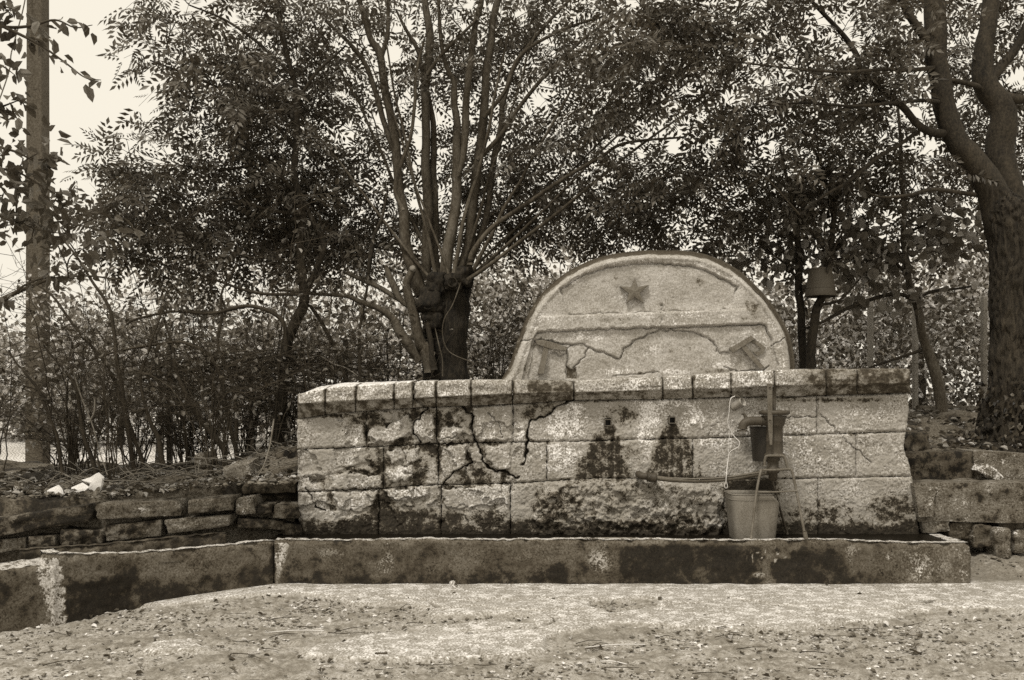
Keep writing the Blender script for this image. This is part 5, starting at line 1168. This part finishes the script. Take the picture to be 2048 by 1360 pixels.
SH = [(-4.7, 8.9, 2.0, 20, .8, 1, "bare twiggy shrub with pale ground showing through, in front of the pole's foot", 120, 0), (-4.0, 9.2, 2.3, 22, .9, 2, "tall bare shrub with crossing stems beside the pole's foot", 160, .05), (-3.45, 8.7, 2.1, 22, .8, 3, "fan-shaped bare shrub rising behind the white shards", 140, -.12),
      (-3.1, 9.5, 2.6, 24, 1.0, 4, "tallest bare shrub, its canes arching over the round stone", 200, -.2), (-2.6, 8.8, 2.0, 24, .8, 5, "dense bare shrub right behind the round boulder", 160, -.12), (-2.3, 9.6, 2.5, 24, .9, 6, "dense dark shrub between the slender ash and the boulder", 220, .05),
      (-1.75, 9.3, 1.8, 22, .7, 7, "low twiggy shrub filling the corner behind the wall's end", 200, .1), (-1.2, 10.4, 1.9, 22, .9, 8, "leafy-tipped shrub behind the coping beside the pollard", 300, 0), (-.2, 10.6, 1.9, 20, .8, 9, "shrub between the pollard trunk and the pediment", 340, .1),
      (-4.4, 9.9, .8, 26, .5, 21, "knee-high weedy brush at the rusty fence near the pole", 160, 0), (-3.2, 10.0, .9, 26, .6, 22, "low weedy brush at the rusty fence behind the fan-shaped shrub", 160, 0), (-2.2, 10.0, .9, 26, .5, 23, "low weedy brush at the rusty fence behind the slender ash", 160, 0),
      (-3.8, 10.0, 1.4, 26, 1.1, 10, "low spreading brush against the rusty fence", 120, 0), (-2.7, 10.1, 1.5, 28, 1.1, 12, "low dark brush heap against the rusty fence", 160, 0)]
for a in SH: shrub(a[0], a[1], a[2], int(a[3] * .8), a[4] * 1.35, *a[5:])
q = MB(); rg = np.random.default_rng(77)
for i in range(90):        # brushwood caught on top of the fence
    x = rg.uniform(-4.0, -1.9); z = 1.72 + rg.normal() * .07; L = rg.uniform(.4, 1.1); an = rg.normal() * .18
    q.tube(spline([(x, 10.3 + rg.normal() * .06, z), (x + L * .5, 10.3 + rg.normal() * .06, z + an * L * .5 + .04), (x + L, 10.3, z + an * L)], 7), np.linspace(.007, .003, 7), 4, cap=False)
o = q.build("brushwood", M['twig']); tag(o, "dead brushwood caught along the top of the rusty fence", "brushwood", kind="stuff")
for pts, lb_ in (([P(548, 838, 8.3), P(540, 890, 8.2), P(528, 930, 8.1), P(516, 952, 8.05)], "long pale dry stalk leaning near the squared stone block"), ([P(145, 740, 8.6), P(165, 800, 8.6), P(185, 850, 8.6), P(200, 905, 8.6), P(215, 950, 8.5)], "pale bent cane standing among the bare shrubs"),
                 ([P(190, 795, 8.5), P(188, 825, 8.5), P(178, 845, 8.5)], "short pale curved twig caught in the bare shrubs"), ([P(640, 712, 9.3), P(668, 728, 9.3), P(690, 735, 9.2), P(716, 752, 9.1)], "pale broken branch sagging over the fountain coping")):
    q = MB(); q.tube(spline(pts, 16), np.linspace(.008, .004, 16), 5); o = q.build("dry_stalk", M['twig_pale']); tag(o, lb_, "stalk")

tang = empty("tangled_thicket", (P(264, 0, 9.1)[0], 9.1, .7), "tangle of long bowed bare stems sweeping over the shrubs", "shrub")
for i, (pts, Y) in enumerate((([(275, 950, 11), (264, 910, 10), (248, 803, 9), (237, 708, 8), (218, 623, 7), (168, 532, 5), (120, 470, 3)], 9.0), ([(194, 955, 9), (191, 941, 9), (168, 853, 8), (153, 784, 7), (126, 738, 5), (90, 690, 3)], 8.9),
        ([(450, 910, 13), (432, 876, 12), (382, 807, 10), (355, 746, 8), (344, 705, 6), (330, 640, 4)], 9.2), ([(250, 650, 4), (268, 639, 5), (344, 623, 6), (420, 627, 7), (497, 612, 8), (560, 640, 9), (570, 700, 9)], 9.3),
        ([(-60, 640, 10), (0, 600, 10), (57, 574, 8), (103, 558, 6), (172, 552, 4), (240, 560, 3)], 8.6), ([(134, 738, 4), (229, 704, 5), (344, 685, 6), (382, 692, 7), (420, 715, 7), (450, 780, 8), (470, 900, 8)], 9.1),
        ([(290, 930, 9), (250, 830, 8), (214, 738, 7), (160, 665, 6), (111, 597, 5), (60, 560, 3)], 9.2), ([(317, 528, 4), (413, 555, 5), (508, 585, 6), (600, 589, 7)], 9.5), ([(330, 930, 12), (318, 880, 10), (300, 840, 8), (285, 760, 6), (300, 680, 5), (330, 600, 3)], 9.0),
        ([(480, 930, 10), (470, 850, 9), (462, 760, 8), (440, 690, 6), (445, 600, 5), (470, 520, 3)], 9.4), ([(120, 950, 7), (110, 850, 6), (60, 760, 5), (20, 700, 3)], 8.8), ([(720, 760, 7), (718, 700, 7), (722, 640, 6), (735, 560, 5), (745, 500, 3)], 9.9), ([(690, 760, 9), (665, 690, 9), (640, 640, 8), (615, 600, 6)], 10.0))):
    add_limb("stem", pts, Y, M['twig'], tang, 7, .1, i * 2.7, None, .03)

# --- leafy hedge behind the right-hand fence, background trees
def bush(nm, label, cat, x, y, zb, rx, ry, rz, ncl, per, tpl, mat, seed, sc=(.7, 1.3), trunk=None, gap=.38, group=None):
    rg = np.random.default_rng(seed); e = empty(nm, (x, y, zb), label, cat, group)
    C = ell(rg, ncl, (x, y, zb + (rz if trunk is None else trunk + rz)), (rx, ry, rz), gap, 1.0 / max(rx, .6) * 1.3, seed)
    foliage("crown", e, C, rg.uniform(.28, .5, ncl) * (rx / 1.2) ** .5, per, tpl, mat, rg, sc, .4)
    q = MB(); th_ = (trunk or .3) + rz * .9; W = spline([(x, y, zb - .1), (x + .05, y, zb + th_ * .5), (x - .04, y, zb + th_)], 12); q.tube(W, np.linspace(.05 + .03 * rx, .015, 12), 8, bump=.1); q.build("trunk", M['bark_limb'], e)
    twigs_to(C[::2], [W[4:]], rg, e, M['twig'], .012, .003); return e
HB = [(2.6, 13.0, 1.0, 1.3, 1.0, 1.2), (4.0, 13.4, 1.0, 1.3, 1.0, 1.5), (5.3, 13.0, 1.0, 1.3, 1.0, 1.35), (6.6, 13.2, 1.0, 1.2, 1.0, 1.6), (8.0, 13.5, 1.0, 1.4, 1.0, 1.7), (1.2, 13.6, .7, 1.3, 1.0, 1.3), (-.3, 14.0, .5, 1.3, 1.0, 1.5)]
HL = ["bright leafy hedge bush behind the pediment's curved shoulder", "leafy hedge bush behind the upturned bucket", "leafy hedge bush behind the leaning sapling", "bright hedge bush beside the ash trunk beyond the fence", "hedge bush mostly behind the ash trunk", "hedge bush hidden low behind the pediment", "hedge bush behind the pollard and the coping"]
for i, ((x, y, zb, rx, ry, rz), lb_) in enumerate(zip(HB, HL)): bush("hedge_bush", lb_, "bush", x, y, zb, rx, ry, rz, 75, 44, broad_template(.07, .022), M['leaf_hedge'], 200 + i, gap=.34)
MT = [(-8.4, 19, 1.5, 1.7), (-6.4, 18, 1.4, 2.0), (-4.5, 17, 1.4, 1.95), (-2.6, 18, 1.5, 2.0), (-.8, 17.5, 1.5, 1.9), (1.0, 18, 1.5, 2.0)]
ML = ['pale bush beyond the fence on the far side of the concrete pole', 'pale loose bush beside the concrete pole beyond the fence', 'pale bush beyond the fence behind the fan-shaped shrub', 'pale bush beyond the fence behind the slender ash', 'pale bush beyond the fence behind the pollard stems', 'pale bush beyond the fence behind the pediment']
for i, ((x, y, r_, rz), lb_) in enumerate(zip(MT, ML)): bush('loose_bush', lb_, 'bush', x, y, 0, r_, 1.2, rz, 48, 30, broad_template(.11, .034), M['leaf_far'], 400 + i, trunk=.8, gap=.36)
FT = [(-16, 34, 2.6, 1.9), (-12.2, 31, 2.4, 2.0), (-9.2, 33, 2.4, 1.7), (-6.6, 29, 2.2, 1.9), (-3.8, 32, 2.6, 2.2), (-.8, 28, 2.3, 2.3), (2.6, 31, 2.6, 2.6), (6.0, 28, 2.6, 2.4), (10, 30, 3.0, 2.8), (15, 30, 3.2, 3.0), (-20, 36, 3.0, 2.2)]
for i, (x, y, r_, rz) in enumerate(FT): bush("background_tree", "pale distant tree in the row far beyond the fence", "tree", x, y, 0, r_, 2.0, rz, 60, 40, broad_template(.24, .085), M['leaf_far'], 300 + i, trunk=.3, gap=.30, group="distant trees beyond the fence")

# ------------------------------------------------------------------ litter
rg = np.random.default_rng(9)
def pebbles(n, xr_, yr_, rlo, rhi, zf, mat, name, label, pw=2.5):
    U = np.array([(1, 0, 0), (-1, 0, 0), (0, 1, 0), (0, -1, 0), (0, 0, 1), (0, 0, -1), (.7, .7, .3), (-.7, .7, .3), (.7, -.7, .3), (-.7, -.7, .3)], float)
    T = np.array([(4, 6, 0), (4, 2, 6), (4, 7, 2), (4, 1, 7), (4, 9, 1), (4, 3, 9), (4, 8, 3), (4, 0, 8), (0, 6, 5), (6, 2, 5), (2, 7, 5), (7, 1, 5), (1, 9, 5), (9, 3, 5), (3, 8, 5), (8, 0, 5)])
    p = np.stack([rg.uniform(*xr_, n), rg.uniform(*yr_, n)], -1); keep = fbm2(p[:, 0] * 1.7 + 3, p[:, 1] * 1.7, 3) + rg.random(n) * .3 > .55; p = p[keep]; n = len(p)
    r = rlo + (rhi - rlo) * rg.random(n) ** pw; s3 = np.stack([r * rg.uniform(.7, 1.3, n), r * rg.uniform(.7, 1.3, n), r * rg.uniform(.4, .8, n)], -1)
    th = rg.uniform(0, 2 * np.pi, n); c_, s_ = np.cos(th), np.sin(th)
    L = U[None] * s3[:, None, :] * (1 + rg.normal(size=(n, len(U), 1)) * .16); V = np.stack([L[..., 0] * c_[:, None] - L[..., 1] * s_[:, None], L[..., 0] * s_[:, None] + L[..., 1] * c_[:, None], L[..., 2]], -1)
    V += np.stack([p[:, 0], p[:, 1], zf(p[:, 0], p[:, 1]) + s3[:, 2] * .35], -1)[:, None, :]
    o = mk(name, V, (T[None] + (np.arange(n) * len(U))[:, None, None]).reshape(-1, 3), mat, smooth=False); tag(o, label, "gravel", kind="stuff")
pebbles(26000, (-4.2, 4.2), (4.4, 7.35), .003, .015, gz, M['pebble'], "gravel", "loose gravel scattered over the dusty yard")
pebbles(3200, (-1.8, 3.4), (7.2, 7.44), .004, .024, gz, M['pebble'], "grit", "grit gathered along the foot of the long trough")
pebbles(2500, (-4.6, -1.7), (7.5, 10.2), .008, .04, lambda x, y: bank_z(x, y), M['stone'], "rubble", "small rubble strewn over the earth bank on the shrub side", 3)
pebbles(600, (3.2, 5.2), (7.5, 8.0), .006, .03, gz, M['stone'], "terrace_rubble", "small rubble on the soil below the stone terrace", 3)
def litter(n, xr_, yr_, zf, name, label, mat, sc_r, tpl):
    p = np.stack([rg.uniform(*xr_, n), rg.uniform(*yr_, n)], -1); pos = np.stack([p[:, 0], p[:, 1], zf(p[:, 0], p[:, 1]) + .018], -1); d = rg.normal(size=(n, 3)); d[:, 2] *= .18
    V, Fc = scatter(tpl, pos, d, rg.uniform(*sc_r, n), rg, 2.0); o = mk(name, V, Fc, mat, smooth=False); tag(o, label, "leaf litter", kind="stuff")
litter(900, (-4.2, 4.3), (4.4, 7.4), gz, "leaf_litter", "small dry leaves scattered over the dusty yard", M['litter'], (.35, .9), broad_template(.05, .018))
litter(2600, (-4.8, -1.6), (7.6, 10.5), bank_z, "bank_litter", "dead leaves covering the earth bank under the bare shrubs", M['leaf_shrub'], (.6, 1.2), broad_template(.07, .022))
litter(900, (3.2, 6), (8.5, 10.5), bank_z, "terrace_litter", "dead leaves on the earth round the ash trunk", M['leaf_shrub'], (.6, 1.2), broad_template(.07, .022))
q = MB()
for i in range(130):
    x, y = rg.uniform(-4, -1.75), rg.uniform(7.75, 9.6); z = float(bank_z(np.array(x), np.array(y))) + rg.uniform(.02, .12); L = rg.uniform(.15, .7); a = rg.uniform(0, np.pi)
    q.tube(spline([(x, y, z), (x + math.cos(a) * L * .5, y + math.sin(a) * L * .4, z + .04 + rg.normal() * .03), (x + math.cos(a) * L, y + math.sin(a) * L * .8, z + rg.normal() * .05)], 5), np.linspace(.004, .002, 5), 4, cap=False)
o = q.build("fallen_twigs", M['twig_pale']); tag(o, "fallen dry twigs strewn over the earth bank", "twigs", kind="stuff")
q = MB()
for i in range(110):
    x, y = rg.uniform(-4, 4), rg.uniform(4.6, 7.2); z = float(gz(np.array(x), np.array(y))) + .02; L = rg.uniform(.04, .22); a = rg.normal() * .5
    q.tube(spline([(x, y, z), (x + math.cos(a) * L * .5, y + math.sin(a) * L * .5 + rg.normal() * .02, z + .006), (x + math.cos(a) * L, y + math.sin(a) * L, z)], 5), np.linspace(.003, .0015, 5), 4, cap=False)
o = q.build("yard_twigs", M['twig']); tag(o, "small dark twigs lying about the dusty yard", "twigs", kind="stuff")
def gpt(px, py):
    y = F * CH / (py - HOR); return np.array([(px - 1024) / F * y, y, float(gz(np.array((px - 1024) / F * y), np.array(y)))])
g = gpt(762, 1318); q = MB(); q.tube([g + (-.033, 0, .022), g + (.033, .004, .024)], .013, 12); o = q.build("wood_stub", M['twig']); tag(o, "stubby dark piece of cut stick lying on the pale yard", "stick")
for (x0, y0, x1, y1, lb_) in ((530, 1272, 648, 1268, "thin pale straw lying flat across the gravel"), (1170, 1302, 1290, 1296, "long pale straw on the yard's broken concrete"), (1200, 1330, 1254, 1336, "dark crooked twig on the yard near the long straw"), (1820, 1306, 1842, 1316, "short dark twig beside pale pebbles on the open yard")):
    a_, b_ = gpt(x0, y0), gpt(x1, y1); q = MB(); q.tube(spline([a_ + (0, 0, .02), (a_ + b_) / 2 + (0, .015, .024), b_ + (0, 0, .02)], 10), .0035 if "straw" in lb_ else .006, 5)
    o = q.build("straw" if "straw" in lb_ else "ground_twig", M['string'] if "straw" in lb_ else M['twig']); tag(o, lb_, "straw" if "straw" in lb_ else "twig")
